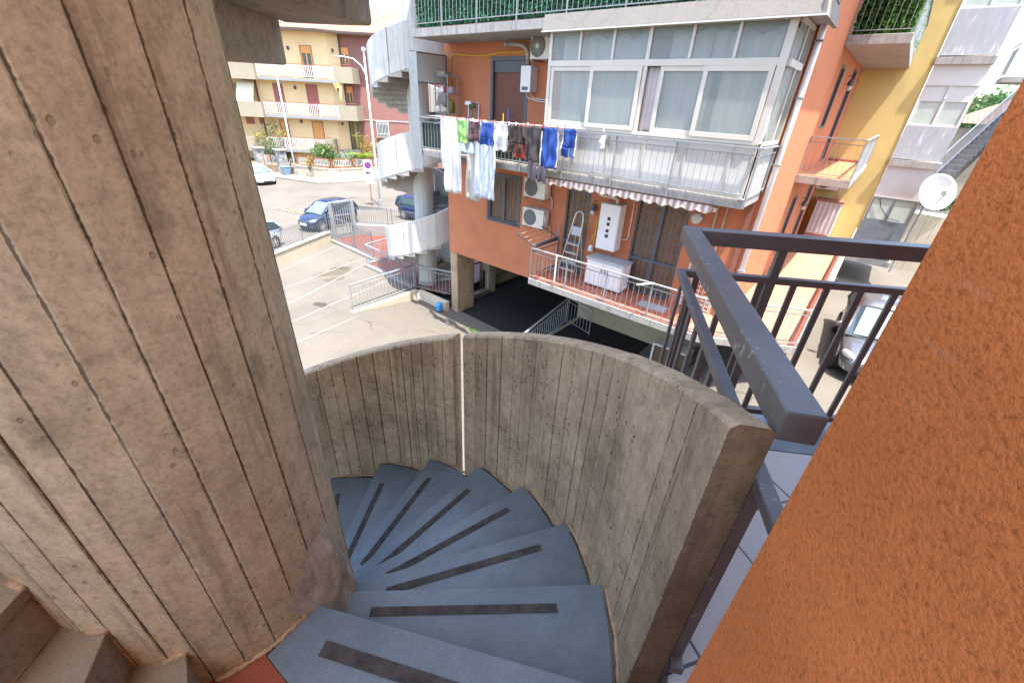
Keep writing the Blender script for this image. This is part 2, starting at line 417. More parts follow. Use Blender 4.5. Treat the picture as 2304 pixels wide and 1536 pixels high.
M['leaf_yellow']=foliage_mat('yellow_green_leaf',(.22,.20,.04,1),(.36,.30,.06,1))
M['leaf_palm']=foliage_mat('cycad_leaf',(.10,.22,.02,1),(.25,.38,.05,1))
M['petal']=plain('orange_petal',(.7,.2,.05,1),.7)
M['terracotta']=plain('terracotta_pot',(.42,.16,.08,1),.8)
M['bark']=plain('bark',(.14,.10,.07,1),.9,var=.3,bump=.5)
M['rust']=plain('rust_brown_iron',(.28,.10,.05,1),.7)
M['stone']=None
def stonework():
    t=NT('rubble_stone'); co=t.pos(); d=t.vor(co,3.2,'DISTANCE_TO_EDGE'); c=t.vor(co,3.2,'F1','Color')
    b=t.ramp(c,[(.2,(.14,.13,.125,1)),(.8,(.30,.285,.265,1))]); b=t.mix(t.ramp(d,[(.02,BW(.7)),(.07,BW(0))]),b,(.36,.33,.28,1))
    t.col(b); t.b.inputs['Roughness'].default_value=.95; t.bump(d,.7,.06); return t.m
M['stone']=stonework()
M['bin']=plain('blue_grey_plastic_bin',(.16,.28,.36,1),.5)
M['signwhite']=plain('sign_white',(.62,.62,.62,1),.5)
M['signblue']=plain('sign_blue',(.02,.06,.32,1),.5)
M['signred']=plain('sign_red',(.55,.03,.03,1),.5)
M['net']=plain('dark_green_net',(.020,.040,.028,1),.8,var=.5,scale=10)
M['frost']=plain('frosted_screen',(.50,.52,.48,1),.5,var=.15,scale=25)
M['carpaint_blue']=plain('navy_car_paint',(.008,.016,.06,1),.25,.3,var=.05,coat=.8)
M['carpaint_mpv']=plain('indigo_car_paint',(.022,.025,.10,1),.28,.3,var=.05,coat=.8)
M['carpaint_white']=plain('white_car_paint',(.72,.72,.70,1),.3,0,var=.03,coat=.8)
M['carpaint_silver']=plain('silver_car_paint',(.58,.60,.62,1),.28,.4,var=.03,coat=.8)
M['carpaint_grey']=plain('grey_car_paint',(.14,.14,.155,1),.22,.55,var=.03,coat=1)
M['carglass']=plain('car_glass',(.03,.05,.06,1),.05,var=.1)
M['carglass_light']=plain('pale_windscreen_glass',(.13,.19,.20,1),.06,var=.25,scale=3,coat=1)  # paler and bluer than the other car glass
M['headlight']=plain('headlight_lens',(.70,.72,.74,1),.1,.2,coat=1)
M['taillight']=plain('taillight_lens',(.45,.02,.03,1),.15,coat=1)
M['rim']=plain('alloy_rim',(.50,.46,.42,1),.3,.6)
M['plate']=plain('number_plate',(.70,.71,.72,1),.5)
M['skyhaze_hill']=plain('distant_hill',(.22,.26,.27,1),1)
CLO={k:cloth_mat('cloth_'+k,c) for k,c in dict(white=(.74,.74,.75,1),paleblue=(.50,.60,.68,1),beige=(.58,.55,.49,1),green=(.30,.55,.16,1),
     plum=(.10,.055,.06,1),blue=(.02,.08,.36,1),brown=(.055,.035,.028,1),charcoal=(.065,.055,.055,1),red=(.38,.05,.035,1),lilac=(.17,.145,.18,1),cream=(.7,.66,.6,1),sheet=(.62,.68,.75,1)).items()}

# ------------------------------------------------------------------ board-marked concrete walls
def board_skin(c,r,a0,a1,nb,zb,zt,nz,inward,seed,jit=.25,smin=.6):
    """vertical boards on a cylinder; returns verts, columns, per-vertex (board, seam)"""
    rg=random.Random(seed); cuts=[a0]
    ws=[1+rg.uniform(-jit,jit) for _ in range(nb)]; tot=sum(ws); acc=0
    for w in ws: acc+=w; cuts.append(a0+(a1-a0)*acc/tot)
    V=[];B=[];SM=[];ncol=0
    for i in range(nb):
        off=rg.uniform(-.003,.003); tone=rg.random(); aL,aR=R(cuts[i]),R(cuts[i+1])
        pL=Vector((c[0]+r*math.cos(aL),c[1]+r*math.sin(aL))); pR=Vector((c[0]+r*math.cos(aR),c[1]+r*math.sin(aR)))
        nrm=((pL+pR)/2-Vector(c)).normalized()*(-1 if inward else 1)
        strong=rg.random()
        for t,sm,dp in ((0,smin+(1-smin)*strong,-.003),(.07,.30*strong,0),(.5,0,0),(.95,.15,0)) + (((1,.8,-.003),) if i==nb-1 else ()):
            p=pL.lerp(pR,t)+nrm*(off+dp); a=cuts[i]+(cuts[i+1]-cuts[i])*t
            for j in range(nz+1):
                z0,z1=zb(a),zt(a); z=z0+(z1-z0)*j/nz
                w=.0025*noise.noise(Vector((a*.12,z*2.7,seed))) 
                V.append((p.x+nrm.x*w,p.y+nrm.y*w,z)); B.append(tone); SM.append(sm)
            ncol+=1
    return V,ncol,B,SM
def attr_mesh(name,V,F,B,SM,m,parent,m2=None,f2=()):
    me=bpy.data.meshes.new(name)
    inv=ROOT[parent.name].inverted()
    me.from_pydata([tuple(inv@Vector(v)) for v in V],[],F)
    for nm,d in (('board',B),('seam',SM)):
        at=me.attributes.new(nm,'FLOAT','POINT'); at.data.foreach_set('value',d)
    bm=bmesh.new(); bm.from_mesh(me); bmesh.ops.recalc_face_normals(bm,faces=bm.faces); bm.to_mesh(me); bm.free()
    me.materials.append(m)
    if m2:
        me.materials.append(m2)
        for k in f2: me.polygons[k].material_index=1
    o=bpy.data.objects.new(name,me); COL.objects.link(o); o.parent=parent; ROOT[o.name]=ROOT[parent.name]
    return o
def curved_panel(name,c,ri,ro,a0,a1,nb,zb,zt,m,parent,seed,nz=10,jit=.3,m2=None):
    V1,n1,B1,S1=board_skin(c,ri,a0,a1,nb,zb,lambda a:zt(a)-.012,nz,True,seed,jit)
    V2,n2,B2,S2=board_skin(c,ro,a0,a1,nb,zb,lambda a:zt(a)-.012,nz,False,seed+50,jit)
    h=nz+1; F=[]; o=len(V1)
    for k,(oo,n) in enumerate(((0,n1),(o,n2))):
        for i in range(n-1):
            for j in range(nz):
                F.append((oo+i*h+j,oo+(i+1)*h+j,oo+(i+1)*h+j+1,oo+i*h+j+1))
    V=V1+V2;B=B1+B2;SM=S1+S2
    # top with a small arris, separate verts so the seams stop at the edge
    def topv(src,i,rad):
        x,y,z=src[i*h+nz]; d=Vector((x-c[0],y-c[1])); d=d.normalized()*(d.length+rad); return (d.x+c[0],d.y+c[1],z+.012)
    t1=len(V)
    for i in range(n1): V.append(topv(V1,i,.012)); B.append(.7); SM.append(0)
    t2=len(V)
    for i in range(n2): V.append(topv(V2,i,-.012)); B.append(.7); SM.append(0)
    for i in range(n1-1): F.append((i*h+nz,(i+1)*h+nz,t1+i+1,t1+i))
    for i in range(n2-1): F.append((o+i*h+nz,o+(i+1)*h+nz,t2+i+1,t2+i))
    for i in range(n1-1): F.append((t1+i,t1+i+1,t2+i+1,t2+i))
    for i in range(n1-1): F.append((i*h,(i+1)*h,o+(i+1)*h,o+i*h))
    for i in (0,n1-1):
        ids=[i*h+j for j in range(nz+1)]+[t1+i,t2+i]+[o+i*h+j for j in range(nz,-1,-1)]
        q=len(V); V+=[V[k] for k in ids]; B+=[0]*len(ids); SM+=[.50]*len(ids); F.append(tuple(range(q,q+len(ids))))
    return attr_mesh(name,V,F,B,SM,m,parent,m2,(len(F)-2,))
def column(name,c,r,z0,z1,nb,m,parent,seed,nz=24,rtop=None):
    V,n,B,SM=board_skin(c,r,0,360,nb,lambda a:z0,lambda a:z1,nz,False,seed,.35,.9)
    h=nz+1; F=[]
    for i in range(n-1):
        for j in range(nz): F.append((i*h+j,(i+1)*h+j,(i+1)*h+j+1,i*h+j+1))
    return attr_mesh(name,V,F,B,SM,m,parent)

def pol(c,r,a): return (c[0]+r*math.cos(R(a)),c[1]+r*math.sin(R(a)))
def wedge(mb,c,r0,r1,a0,a1,z0,z1,n=4):
    poly=[pol(c,r1,a0+(a1-a0)*i/n) for i in range(n+1)]+[pol(c,r0,a1+(a0-a1)*i/n) for i in range(n+1)]
    if a1<a0: poly=poly[::-1]
    return mb.prism(poly,z0,z1)

# ------------------------------------------------------------------ the near spiral staircase
SC=(-1.323,-.007); CC=(-1.27,.07)       # stair centre, column centre
ZL=-1.44; RI=1.46; RO=1.54; DA=16.4; DR=.165
stair=thing('spiral_staircase','board-marked concrete spiral staircase going down right in front of the camera, dark slate treads','staircase',(SC[0],SC[1],G))
column('column',CC,.372,G,6,29,M['conc_col'],stair,11,60)
A1=26.5
down=[A1,42.6,58.4,74.7,90.8,107.6,124.4,140.2]
while len(down)<19: down.append(down[-1]+DA)
def tread(c,z,aback,anose,r0,r1,sgn,strip=True,mat='slate',th=.032):
    """slab with its nosing at angle anose; aback is where it runs under the next tread up"""
    mb=MB(); wedge(mb,c,r0,r1,aback,anose+sgn*.7,z-th,z)
    t=mb.build('tread',M[mat],stair,bevel=.003)
    if strip:
        mb=MB(); d=math.radians(anose)
        rad=Vector((math.cos(d),math.sin(d),0)); tan=Vector((-math.sin(d),math.cos(d),0))*(-sgn)
        s0,s1=.585+rnd(-.015,.02),1.27+rnd(-.02,.02); o0=.052; w=.031
        sk=rnd(-.006,.006)
        q=[Vector((c[0],c[1],z+.002))+rad*s+tan*(o+sk*(s-.9)) for s,o in ((s0,o0),(s1,o0),(s1,o0+w),(s0,o0+w))]
        mb.ext(q,(0,0,.0015)); mb.build('grip_strip',M['grip'],t)
    return t
def bead(c,r,a0,a1,z,rad=.008):
    """irregular mortar bead along an arc"""
    mb=MB(); n=max(4,int(abs(a1-a0)/1.3)); pts=[]
    for i in range(n+1):
        x,y=pol(c,r+rnd(-.003,.003),a0+(a1-a0)*i/n); pts.append((x,y,z+rnd(-.005,.005)))
    mb.tube(pts,rad,7); mb.build('mortar_joint',M['mortar'],stair,smooth=True)
for k in range(1,len(down)):
    z=-1.6-DR*(k-1); a0,a1=down[k-1],down[k]
    tread(SC,z,a0-1.6,a1,.30,RI-.022,1)
    b=MB(); wedge(b,SC,.25,RI-.004,a0-.4,a1-.6,z-.60,z-.034); b.build('step_block',M['conc_plain'],stair)
    bead(SC,RI-.004,a0,a1,z)
# landing: slate edge slab, red tiles, structural slab
lt=MB(); wedge(lt,SC,.44,RI-.01,5.5,A1+.7,ZL-.032,ZL,6); lt=lt.build('landing_edge_slab',M['slate'],stair,bevel=.003)
d=R(A1); rad=Vector((math.cos(d),math.sin(d),0)); tan=Vector((math.sin(d),-math.cos(d),0))
mb=MB(); q=[Vector((SC[0],SC[1],ZL+.002))+rad*s+tan*o for s,o in ((.555,.078),(1.36,.078),(1.36,.120),(.555,.120))]; mb.ext(q,(0,0,.0015)); mb.build('grip_strip',M['grip'],lt)
mb=MB(); mb.prism([pol(SC,.25,24),pol(SC,.438,24),pol(SC,.438,5.3),pol(SC,RI,5.3),pol(SC,1.9,-10),pol(SC,2.2,-40),pol(SC,1.9,-60),pol(SC,.25,-40)],ZL-.02,ZL-.001); mb.build('landing_tiles',M['red_tile'],stair)
mb=MB(); mb.prism([pol(SC,.25,A1-.5),pol(SC,RI,A1-.5),pol(SC,RI+.1,0),pol(SC,2.0,-10),pol(SC,2.3,-40),pol(SC,2.0,-60),pol(SC,.25,-40)],ZL-.22,ZL-.034); mb.build('landing_slab',M['conc_plain'],stair)
def ztop(a): return -.481-(a-29.4)*.01024 if a>42 else -.610+(42-a)*.01024
curved_panel('parapet',SC,RI,RO,29.2,97.5,20,lambda a:ztop(a)-1.45,ztop,M['conc'],stair,3,m2=M['conc_brown'])
curved_panel('parapet',SC,RI,RO,100.2,182,23,lambda a:ztop(a)-1.45,ztop,M['conc'],stair,4)
curved_panel('parapet',SC,RI,RO,184.2,300,30,lambda a:ztop(a)-1.45,ztop,M['conc'],stair,6)
# flight going up (clockwise)
NU=19
up0=-14.5
for j in range(1,NU+1):
    a0=up0-DA*(j-1); a1=a0-DA; z=ZL+DR*j
    tread(SC,z,a1-1.6,a0,.30,RI-.022,1,strip=False,mat='slate_warm_lit' if j<4 else 'slate')
    b=MB(); wedge(b,SC,.25,RO,a1,a0-.6,z-.605,z-.034,5); b.build('step_block',M['conc_plain'],stair,bevel=.02)
    if j<6:
        bead(CC,.371,a0-13,a1-4,z,.008)
        p0=pol(SC,.38,a0-1.2); p1=pol(SC,RI-.05,a0-1.2); mb=MB(); mb.tube([(p0[0]+(p1[0]-p0[0])*i/14,p0[1]+(p1[1]-p0[1])*i/14,z-DR+rnd(0,.006)) for i in range(15)],.007,7); mb.build('mortar_joint',M['mortar'],stair,smooth=True)
def ztu(a): return ZL+(up0-a)/DA*DR+.99
curved_panel('parapet',SC,RI,RO,-150,-62,29,lambda a:ztu(a)-1.15,ztu,M['conc'],stair,8)
curved_panel('parapet',SC,RI,RO,-238,-152.2,22,lambda a:ztu(a)-1.15,ztu,M['conc'],stair,9)
curved_panel('parapet',SC,RI,RO,-312,-240.2,20,lambda a:ztu(a)-1.15,ztu,M['conc'],stair,10)
# plaster lump where the landing meets the column
mb=MB()
def lump(u,v):
    a=8+u*62; z=-2.15+v*(1.10-.32*u-.06*math.sin(u*9)); rr=.36+.055*math.sin(PI*min(1,u*1.15))*(1-v**4)+.016*noise.noise(Vector((u*7,v*9,1)))+.008*noise.noise(Vector((u*17,v*21,5)))
    x,y=pol(CC,rr,a); return (x,y,z)
mb.grid(lump,36,28); mb.build('plaster_patch',M['conc_patch'],stair,smooth=True)
bead(CC,.373,-24,44,ZL+.002,.009)

# ------------------------------------------------------------------ our own building (orange roughcast)
A=Vector((.0635,.600,0)); E1=Vector((math.cos(R(33)),math.sin(R(33)),0)); N1=Vector((-E1.y,E1.x,0))
def W(e,n,z): p=A+E1*e+N1*n; return (p.x,p.y,z)
def obox(mb,e0,e1,n0,n1,z0,z1): return mb.prism([W(e0,n0,0)[:2],W(e1,n0,0)[:2],W(e1,n1,0)[:2],W(e0,n1,0)[:2]],z0,z1)
own=thing('apartment_building','orange roughcast building whose wall corner stands close on the right, beside the black balcony railing','building',(A.x+2,A.y-2,G))
obox(MB(),0,9,-3.4,0,G,7.2).build('wall',M['near_stucco'],own)
obox(MB(),-2.6,-.002,-1.62,-1.42,ZL-.2,-.55).build('added_bounce_wall',M['near_stucco'],own)  # unseen wall added to block low light and bounce orange onto the column
obox(MB(),-.5,9.4,-3.9,.7,7.2,7.45).build('roof_slab',M['conc_far'],own)
def bpoly(mb,n0,n1,z0,z1,e1=6):
    l=lambda n:.06+.10*n
    return mb.prism([W(l(n0),n0,0)[:2],W(e1,n0,0)[:2],W(e1,n1,0)[:2],W(l(n1),n1,0)[:2]],z0,z1)
bpoly(MB(),.002,1.5,ZL-.22,ZL-.03).build('balcony_slab',M['conc_far'],own); bpoly(MB(),.002,1.5,1.38,1.6).build('balcony_slab',M['conc_far'],own)
mb=MB(); bpoly(mb,.002,1.22,ZL-.028,ZL-.012); mb.build('balcony_floor',M['pale_tile'],own)
mb=MB(); bpoly(mb,1.222,1.51,ZL-.028,ZL-.008); mb.build('balcony_edge_strip',M['slate'],own)
# black railing on that balcony
rail=thing('balcony_railing','dark brown steel balcony railing of square bars with wide flat handrail beside orange wall','railing',W(-.1,1.3,ZL))
cor=Vector((-.552,1.915,0)); e2=Vector((math.cos(R(32.9)),math.sin(R(32.9)),0)); e1=Vector((.606,-1.162,0)).normalized()
end1=cor+e1*1.30; end2=cor+e2*5.5
def zp(p,z): return Vector((p.x,p.y,z))
mb=MB(); mb.beam(zp(cor-e1*.034,-.472),zp(end1,-.472),.068,.064); mb.build('handrail',M['blackmetal'],rail,bevel=.004)
mb=MB(); mb.beam(zp(cor+e2*.034,-.472),zp(end2,-.472),.068,.064); mb.build('handrail',M['blackmetal'],rail,bevel=.004)
mb=MB(); mb.beam(zp(cor-e1*.018,-.645),zp(end1+e1*.14,-.645),.034,.028); mb.build('middle_rail',M['blackmetal'],rail,bevel=.003)
mb=MB(); mb.beam(zp(cor+e2*.018,-.645),zp(end2,-.645),.036,.03); mb.build('middle_rail',M['blackmetal'],rail,bevel=.003)
zb=ZL+.07
mb=MB(); mb.beam(zp(cor-e1*.018,zb),zp(end1,zb),.036,.03); mb.build('bottom_rail',M['blackmetal'],rail,bevel=.003)
mb=MB(); mb.beam(zp(cor+e2*.018,zb),zp(end2,zb),.036,.03); mb.build('bottom_rail',M['blackmetal'],rail,bevel=.003)
for d,n,L in ((e1,9,1.30),(e2,24,3.6)):
    for i in range(n):
        s=.075+i*.143
        if s<L-.02:
            p=cor+d*s; mb=MB(); mb.beam(zp(p,zb+.012),zp(p,-.658),.012,.026,up=(d.x,d.y,0)); mb.build('baluster',M['blackmetal'],rail)
for p,z0,z1 in ((cor+e2*.40,ZL-.02,-.50),(end1-e1*.05,ZL-.02,-.655),(cor+e2*2.2,ZL-.02,-.50)):
    d=e2 if (p-cor).dot(e2)>.1 else e1
    mb=MB(); mb.beam(zp(p,z0),zp(p,z1),.03,.036,up=(d.x,d.y,0)); mb.build('post',M['blackmetal'],rail,bevel=.002)

# ------------------------------------------------------------------ the orange building across the yard
def wall_open(mb,axis,s0,s1,z0,z1,d0,d1,opens):
    """wall panel along x or y (thickness d0..d1) with rectangular openings (s0,s1,z0,z1); only outer faces"""
    ss=sorted({s0,s1}|{o[0] for o in opens}|{o[1] for o in opens}); zs=sorted({z0,z1}|{o[2] for o in opens}|{o[3] for o in opens})
    ss=[v for v in ss if s0<=v<=s1]; zs=[v for v in zs if z0<=v<=z1]
    def full(i,j):
        if i<0 or j<0 or i>=len(ss)-1 or j>=len(zs)-1: return False
        cs,cz=(ss[i]+ss[i+1])/2,(zs[j]+zs[j+1])/2
        return not any(o[0]<cs<o[1] and o[2]<cz<o[3] for o in opens)
    P=(lambda s,d,z:(s,d,z)) if axis=='x' else (lambda s,d,z:(d,s,z))
    for i in range(len(ss)-1):
        for j in range(len(zs)-1):
            if not full(i,j): continue
            a,b,c,d=ss[i],ss[i+1],zs[j],zs[j+1]
            q=lambda *p:mb.add([P(*x) for x in p],[(0,1,2,3)])
            q((a,d0,c),(b,d0,c),(b,d0,d),(a,d0,d)); q((a,d1,c),(b,d1,c),(b,d1,d),(a,d1,d))
            if not full(i-1,j): q((a,d0,c),(a,d1,c),(a,d1,d),(a,d0,d))
            if not full(i+1,j): q((b,d0,c),(b,d1,c),(b,d1,d),(b,d0,d))
            if not full(i,j-1): q((a,d0,c),(b,d0,c),(b,d1,c),(a,d1,c))
            if not full(i,j+1): q((a,d0,d),(b,d0,d),(b,d1,d),(a,d1,d))
    return mb
opp=thing('apartment_building','salmon orange apartment building across the yard with a glazed veranda and two balconies','building',(-6.9,12,G))
YW=10.7
mb=MB()
wall_open(mb,'x',-11.85,-1.8,-5.15,4.62,YW,YW+.25,[(-9.85,-8.42,-1.44,1.1),(-5.9,-2.4,-1.3,.9),(-9.83,-8.55,-3.50,-2.05),(-6.77,-5.96,-4.47,-2.08),(-4.57,-3.22,-4.47,-2.02)])
mb.build('wall',M['salmon'],opp,weld=True)
mb=MB(); wall_open(mb,'y',YW+.252,24,-4.47,4.62,-2.05,-1.802,[(15.55,16.33,-.25,1.25),(18.55,19.6,-1.3,1.4),(15.55,16.33,-3.9,-2.1),(18.55,19.6,-4.47,-2.05)])
mb.build('wall',M['salmon'],opp,weld=True)
mb=MB(); mb.box(-11.848,YW+.252,-5.15,-11.6,24,4.62); mb.build('wall',M['salmon'],opp)
mb=MB(); mb.box(-11.6,23.8,-5.1,-2.05,24,4.6); mb.build('wall',M['salmon'],opp)
mb=MB(); mb.box(-13.1,9.2,4.62,-.45,25,4.85); mb.build('roof_slab',M['conc_far'],opp)
mb=MB(); mb.box(-11.6,YW+.26,-4.9,-2.06,23.8,-4.62); mb.build('floor_slab',M['conc_far'],opp)
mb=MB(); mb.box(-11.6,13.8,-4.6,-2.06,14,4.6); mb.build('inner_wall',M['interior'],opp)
mb=MB(); mb.box(-11.62,9.3,-1.62,-1.87,YW-.002,-1.44); slab=mb.build('balcony_slab',M['conc_far'],opp,bevel=.012)
mb=MB(); mb.box(-11.65,9.3,1.45,-1.6,YW-.002,1.65); slab2=mb.build('balcony_slab',M['conc_far'],opp,bevel=.012)
TP=[(-6.92,9.3),(-2.0,9.3),(.02,10.45),(.02,21),(-1.798,21),(-1.798,YW-.002),(-6.92,YW-.002)]
mb=MB(); mb.prism(TP,-4.66,-4.475); slab3=mb.build('terrace_slab',M['conc_far'],opp,bevel=.01)
mb=MB(); mb.prism([(-6.9,9.34),(-2.3,9.34),(-2.3,YW-.004),(-6.9,YW-.004)],-4.475,-4.462); mb.build('terrace_tiles',M['red_tile_small'],opp)
mb=MB(); mb.prism([(-2.298,9.34),(-2.02,9.34),(-.30,10.33),(-.30,20.99),(-1.795,20.99),(-1.795,YW-.004),(-2.298,YW-.004)],-4.475,-4.462); mb.build('terrace_pavers',M['paver'],opp)
mb=MB(); mb.prism([(-.298,10.33),(-.16,10.40),(-.16,20.99),(-.298,20.99)],-4.475,-4.458); mb.build('terrace_border',plain('red_brown_border_tile',(.20,.055,.035,1),.5),opp)
mb=MB(); mb.prism([(-.158,10.40),(.0,10.46),(.0,20.99),(-.158,20.99)],-4.475,-4.455); mb.build('terrace_edge_stone',M['pave'],opp)
# supporting walls and the passage underneath
mb=MB(); mb.box(-7.35,13.3,-7.8,-1.9,13.5,-4.92); mb.box(-7.36,13.502,-7.8,-7.16,23.6,-4.92); mb.box(-.95,11.6,-7.4,-.75,21,-4.665)
mb.build('basement_wall',M['basement'],opp)
mb=MB(); mb.box(-12.75,13.3,-7.9,-12.5,24,-4.92); mb.box(-12.75,23.6,-7.9,-7.16,23.79,-4.92); mb.box(-12.5,13.3,-7.9,-12.0,13.6,-4.92); mb.build('passage_wall',M['basement'],opp)
mb=MB(); mb.box(-11.9,10.76,-7.95,-11.52,11.7,-5.152); mb.build('pillar',M['conc'],opp,bevel=.015)
mb=MB(); mb.box(-12.3,11.75,-7.95,-11.98,13.2,-7.52); mb.build('step',M['slate_warm_lit'],opp,bevel=.01)

def railing_run(p,q,z0,ztop,parent,mat,spacing=.135,r=.0062,hand=(.055,.022),gap=.12,posts=(),foot=0,name='baluster_panel',second=True,bot=.08,handmat=None,gapless=False):
    """straight railing between p and q (xy); handrail, lower rail, bottom rail and bars. z0/ztop may be (start,end) pairs"""
    p=Vector((p[0],p[1],0));q=Vector((q[0],q[1],0)); L=(q-p).length; d=(q-p)/L
    z0=z0 if isinstance(z0,tuple) else (z0,z0); ztop=ztop if isinstance(ztop,tuple) else (ztop,ztop)
    at=lambda s,f,dz=0:Vector((p.x+d.x*s,p.y+d.y*s,f[0]+(f[1]-f[0])*s/L+dz))
    mb=MB(); mb.beam(at(0,ztop),at(L,ztop),*hand); mb.build('handrail',handmat or M[mat],parent)
    mb=MB()
    zt=-gap if second else 0
    if second: mb.beam(at(0,ztop,zt),at(L,ztop,zt),.025,.02)
    mb.beam(at(0,z0,bot),at(L,z0,bot),.025,.02)
    n=max(1,int(L/spacing))
    for i in range(n+1):
        s=L*i/n; mb.tube([at(s,z0,bot),at(s,ztop,zt)],r,5)
    mb.build(name,M[mat],parent)
    for s in posts:
        mb=MB(); mb.beam(at(s*L,z0,-foot),at(s*L,ztop,-.005),.03,.03,up=(d.x,d.y,0)); mb.build('post',M[mat],parent)
# middle balcony railing
railing_run((-11.5,9.27),(-1.84,9.27),-1.44,-.53,slab,'galv',posts=[.0,.14,.28,.42,.56,.70,.84,1],foot=.16,hand=(.075,.03),handmat=M['galv'])
railing_run((-1.84,9.29),(-1.84,10.66),-1.44,-.53,slab,'galv',posts=[1],hand=(.075,.03))
railing_run((-11.56,9.30),(-1.62,9.30),1.65,2.62,slab2,'galv',posts=[.01,.12,.25,.38,.52,.66,.80,.93],foot=.17,bot=.10)
railing_run((-1.62,9.30),(-1.62,10.66),1.65,2.62,slab2,'galv',posts=[1],bot=.10)
railing_run((-6.89,9.34),(-2.03,9.34),-4.47,-3.58,slab3,'galv',posts=[0,.25,.5,.75,1],foot=.16,hand=(.06,.025))
railing_run((-2.03,9.34),(-.02,10.48),-4.47,-3.58,slab3,'galv',posts=[.5,1],foot=.1,hand=(.06,.025))
railing_run((-.02,10.48),(-.02,20.9),-4.47,-3.58,slab3,'galv',posts=[.2,.4,.6,.8,1],hand=(.05,.02))
railing_run((-6.89,9.36),(-6.89,10.66),-4.47,-3.58,slab3,'irongrille',posts=[1],hand=(.06,.025))
# green shade net inside the middle balcony railing, ivy screens on the upper one
mb=MB(); mb.grid(lambda u,v:(-11.45+4.6*u,9.33+.012*math.sin(u*60)*math.sin(v*9),-1.40+.72*v),60,8); mb.build('shade_net',M['net'],slab,solid=.006)
def leaf_sheet(mb,n,fn,size,lean=.9):
    for _ in range(n):
        c=Vector(fn()); a=Vector((rnd(-1,1),rnd(-1,1),rnd(-1,1))).normalized(); b=a.cross(Vector((rnd(-1,1),rnd(-1,1),rnd(-1,1)))).normalized()
        s=size*rnd(.6,1.3); mb.add([c-a*s,c+b*s*.45,c+a*s,c-b*s*.45],[(0,1,2,3)])
    return mb
mb=MB(); leaf_sheet(mb,9000,lambda:(rnd(-11.5,-1.75),9.37+rnd(-.02,.05),rnd(1.69,2.45)),.045); leaf_sheet(mb,900,lambda:(-1.70+rnd(-.03,.03),rnd(9.4,10.6),rnd(1.69,2.45)),.045)
mb.build('ivy_screen',M['leaf_dark'],slab2,recalc=False)
mb=MB(); mb.box(-11.5,9.42,1.68,-1.72,9.425,2.45); mb.build('ivy_backing',M['net'],slab2)

# veranda
ver=MB(); YV=9.36
T=.055
def vbar(x,z0,z1,w=T): ver.box(x-w/2,YV,z0,x+w/2,YV+.06,z1)
def hbar(x0,x1,z,h=T): ver.box(x0,YV-.004,z-h/2,x1,YV+.064,z+h/2)
for x in (-6.78,-4.40): vbar(x,-.47,1.42,.075)
for x in (-6.0,-5.19,-3.56,-2.76): vbar(x,.86,1.40)
hbar(-6.82,-1.93,.80,.11); hbar(-6.82,-1.93,-.46,.07); hbar(-6.82,-1.93,1.41,.06)
ver.box(-2.02,YV-.006,-.47,-1.90,YV+.09,1.42)
for y in (10.05,): ver.box(-1.90,y-.03,-.47,-1.84,y+.03,1.42)
ver.box(-1.902,9.45,.74,-1.838,10.68,.85); ver.box(-1.902,9.45,-.495,-1.838,10.68,-.43); ver.box(-1.902,9.45,1.36,-1.838,10.68,1.43); ver.box(-1.902,10.62,-.43,-1.838,10.69,1.36)
vf=ver.build('veranda_frame',M['cream'],opp,bevel=.004)
def sash(x0,x1,z0,z1,y,t=.085):
    mb=MB(); mb.box(x0,y,z0,x0+t,y+.04,z1); mb.box(x1-t,y,z0,x1,y+.04,z1); mb.box(x0+t,y+.001,z0,x1-t,y+.039,z0+t); mb.box(x0+t,y+.001,z1-t,x1-t,y+.039,z1)
    mb.build('sliding_sash',M['cream'],vf,bevel=.004)
    mb=MB(); mb.box(x0+t,y+.017,z0+t,x1-t,y+.022,z1-t); mb.build('pane',M['glass'],vf)
sash(-6.73,-5.60,-.42,.745,YV+.012); sash(-5.66,-4.45,-.425,.742,YV-.03); sash(-4.08,-3.13,-.42,.745,YV+.012); sash(-3.22,-2.03,-.425,.742,YV-.03)
for x0,x1 in ((-6.745,-6.03),(-5.97,-5.22),(-5.16,-4.44),(-4.36,-3.59),(-3.53,-2.79),(-2.73,-2.02)):
    mb=MB(); mb.box(x0,YV+.03,.855,x1,YV+.035,1.38); mb.build('pane',M['glass'],vf)
for y0,y1,z0,z1 in ((9.45,10.02,.85,1.36),(10.08,10.62,.85,1.36),(9.45,10.02,-.43,.74),(10.08,10.62,-.43,.74)):
    mb=MB(); mb.box(-1.873,y0,z0,-1.868,y1,z1); mb.build('pane',M['glass'],vf)
mb=MB(); mb.box(-6.80,YV+.03,-1.44,-1.93,YV+.055,-.495)
mb.box(-1.905,YV+.056,-1.44,-1.88,10.68,-.495)
pn=mb.build('veranda_panel',M['whitepanel'],opp)
mb=MB()
for x in (-6.78,-5.9,-5.0,-4.12,-3.22,-2.34,-1.95): mb.box(x-.02,YV+.012,-1.42,x+.02,YV+.0295,-.5)
mb.box(-6.8,YV+.008,-1.438,-1.93,YV+.0295,-1.36)
mb.build('cover_strip',M['cream'],pn)
def curtain(x0,x1,y,z0,z1,amp=.03,k=9,mat='curtain',nm='curtain',axis=0,scallop=False):
    mb=MB()
    def f(u,v):
        s=x0+(x1-x0)*u; w=amp*(math.sin(s*k*2.1)+.6*math.sin(s*k*4.7+1))*(1.1-.4*v)+.02*noise.noise(Vector((s*3,v*2,1)))
        z=z0+(z1-z0)*v-(.10*(1-abs(math.sin(s*5.2)))*v**6 if scallop else 0)
        return (s,y+w,z) if axis==0 else (y+w,s,z)
    mb.grid(f,int(abs(x1-x0)*22)+6,10); return mb.build(nm,M[mat],vf,smooth=True,solid=.004)
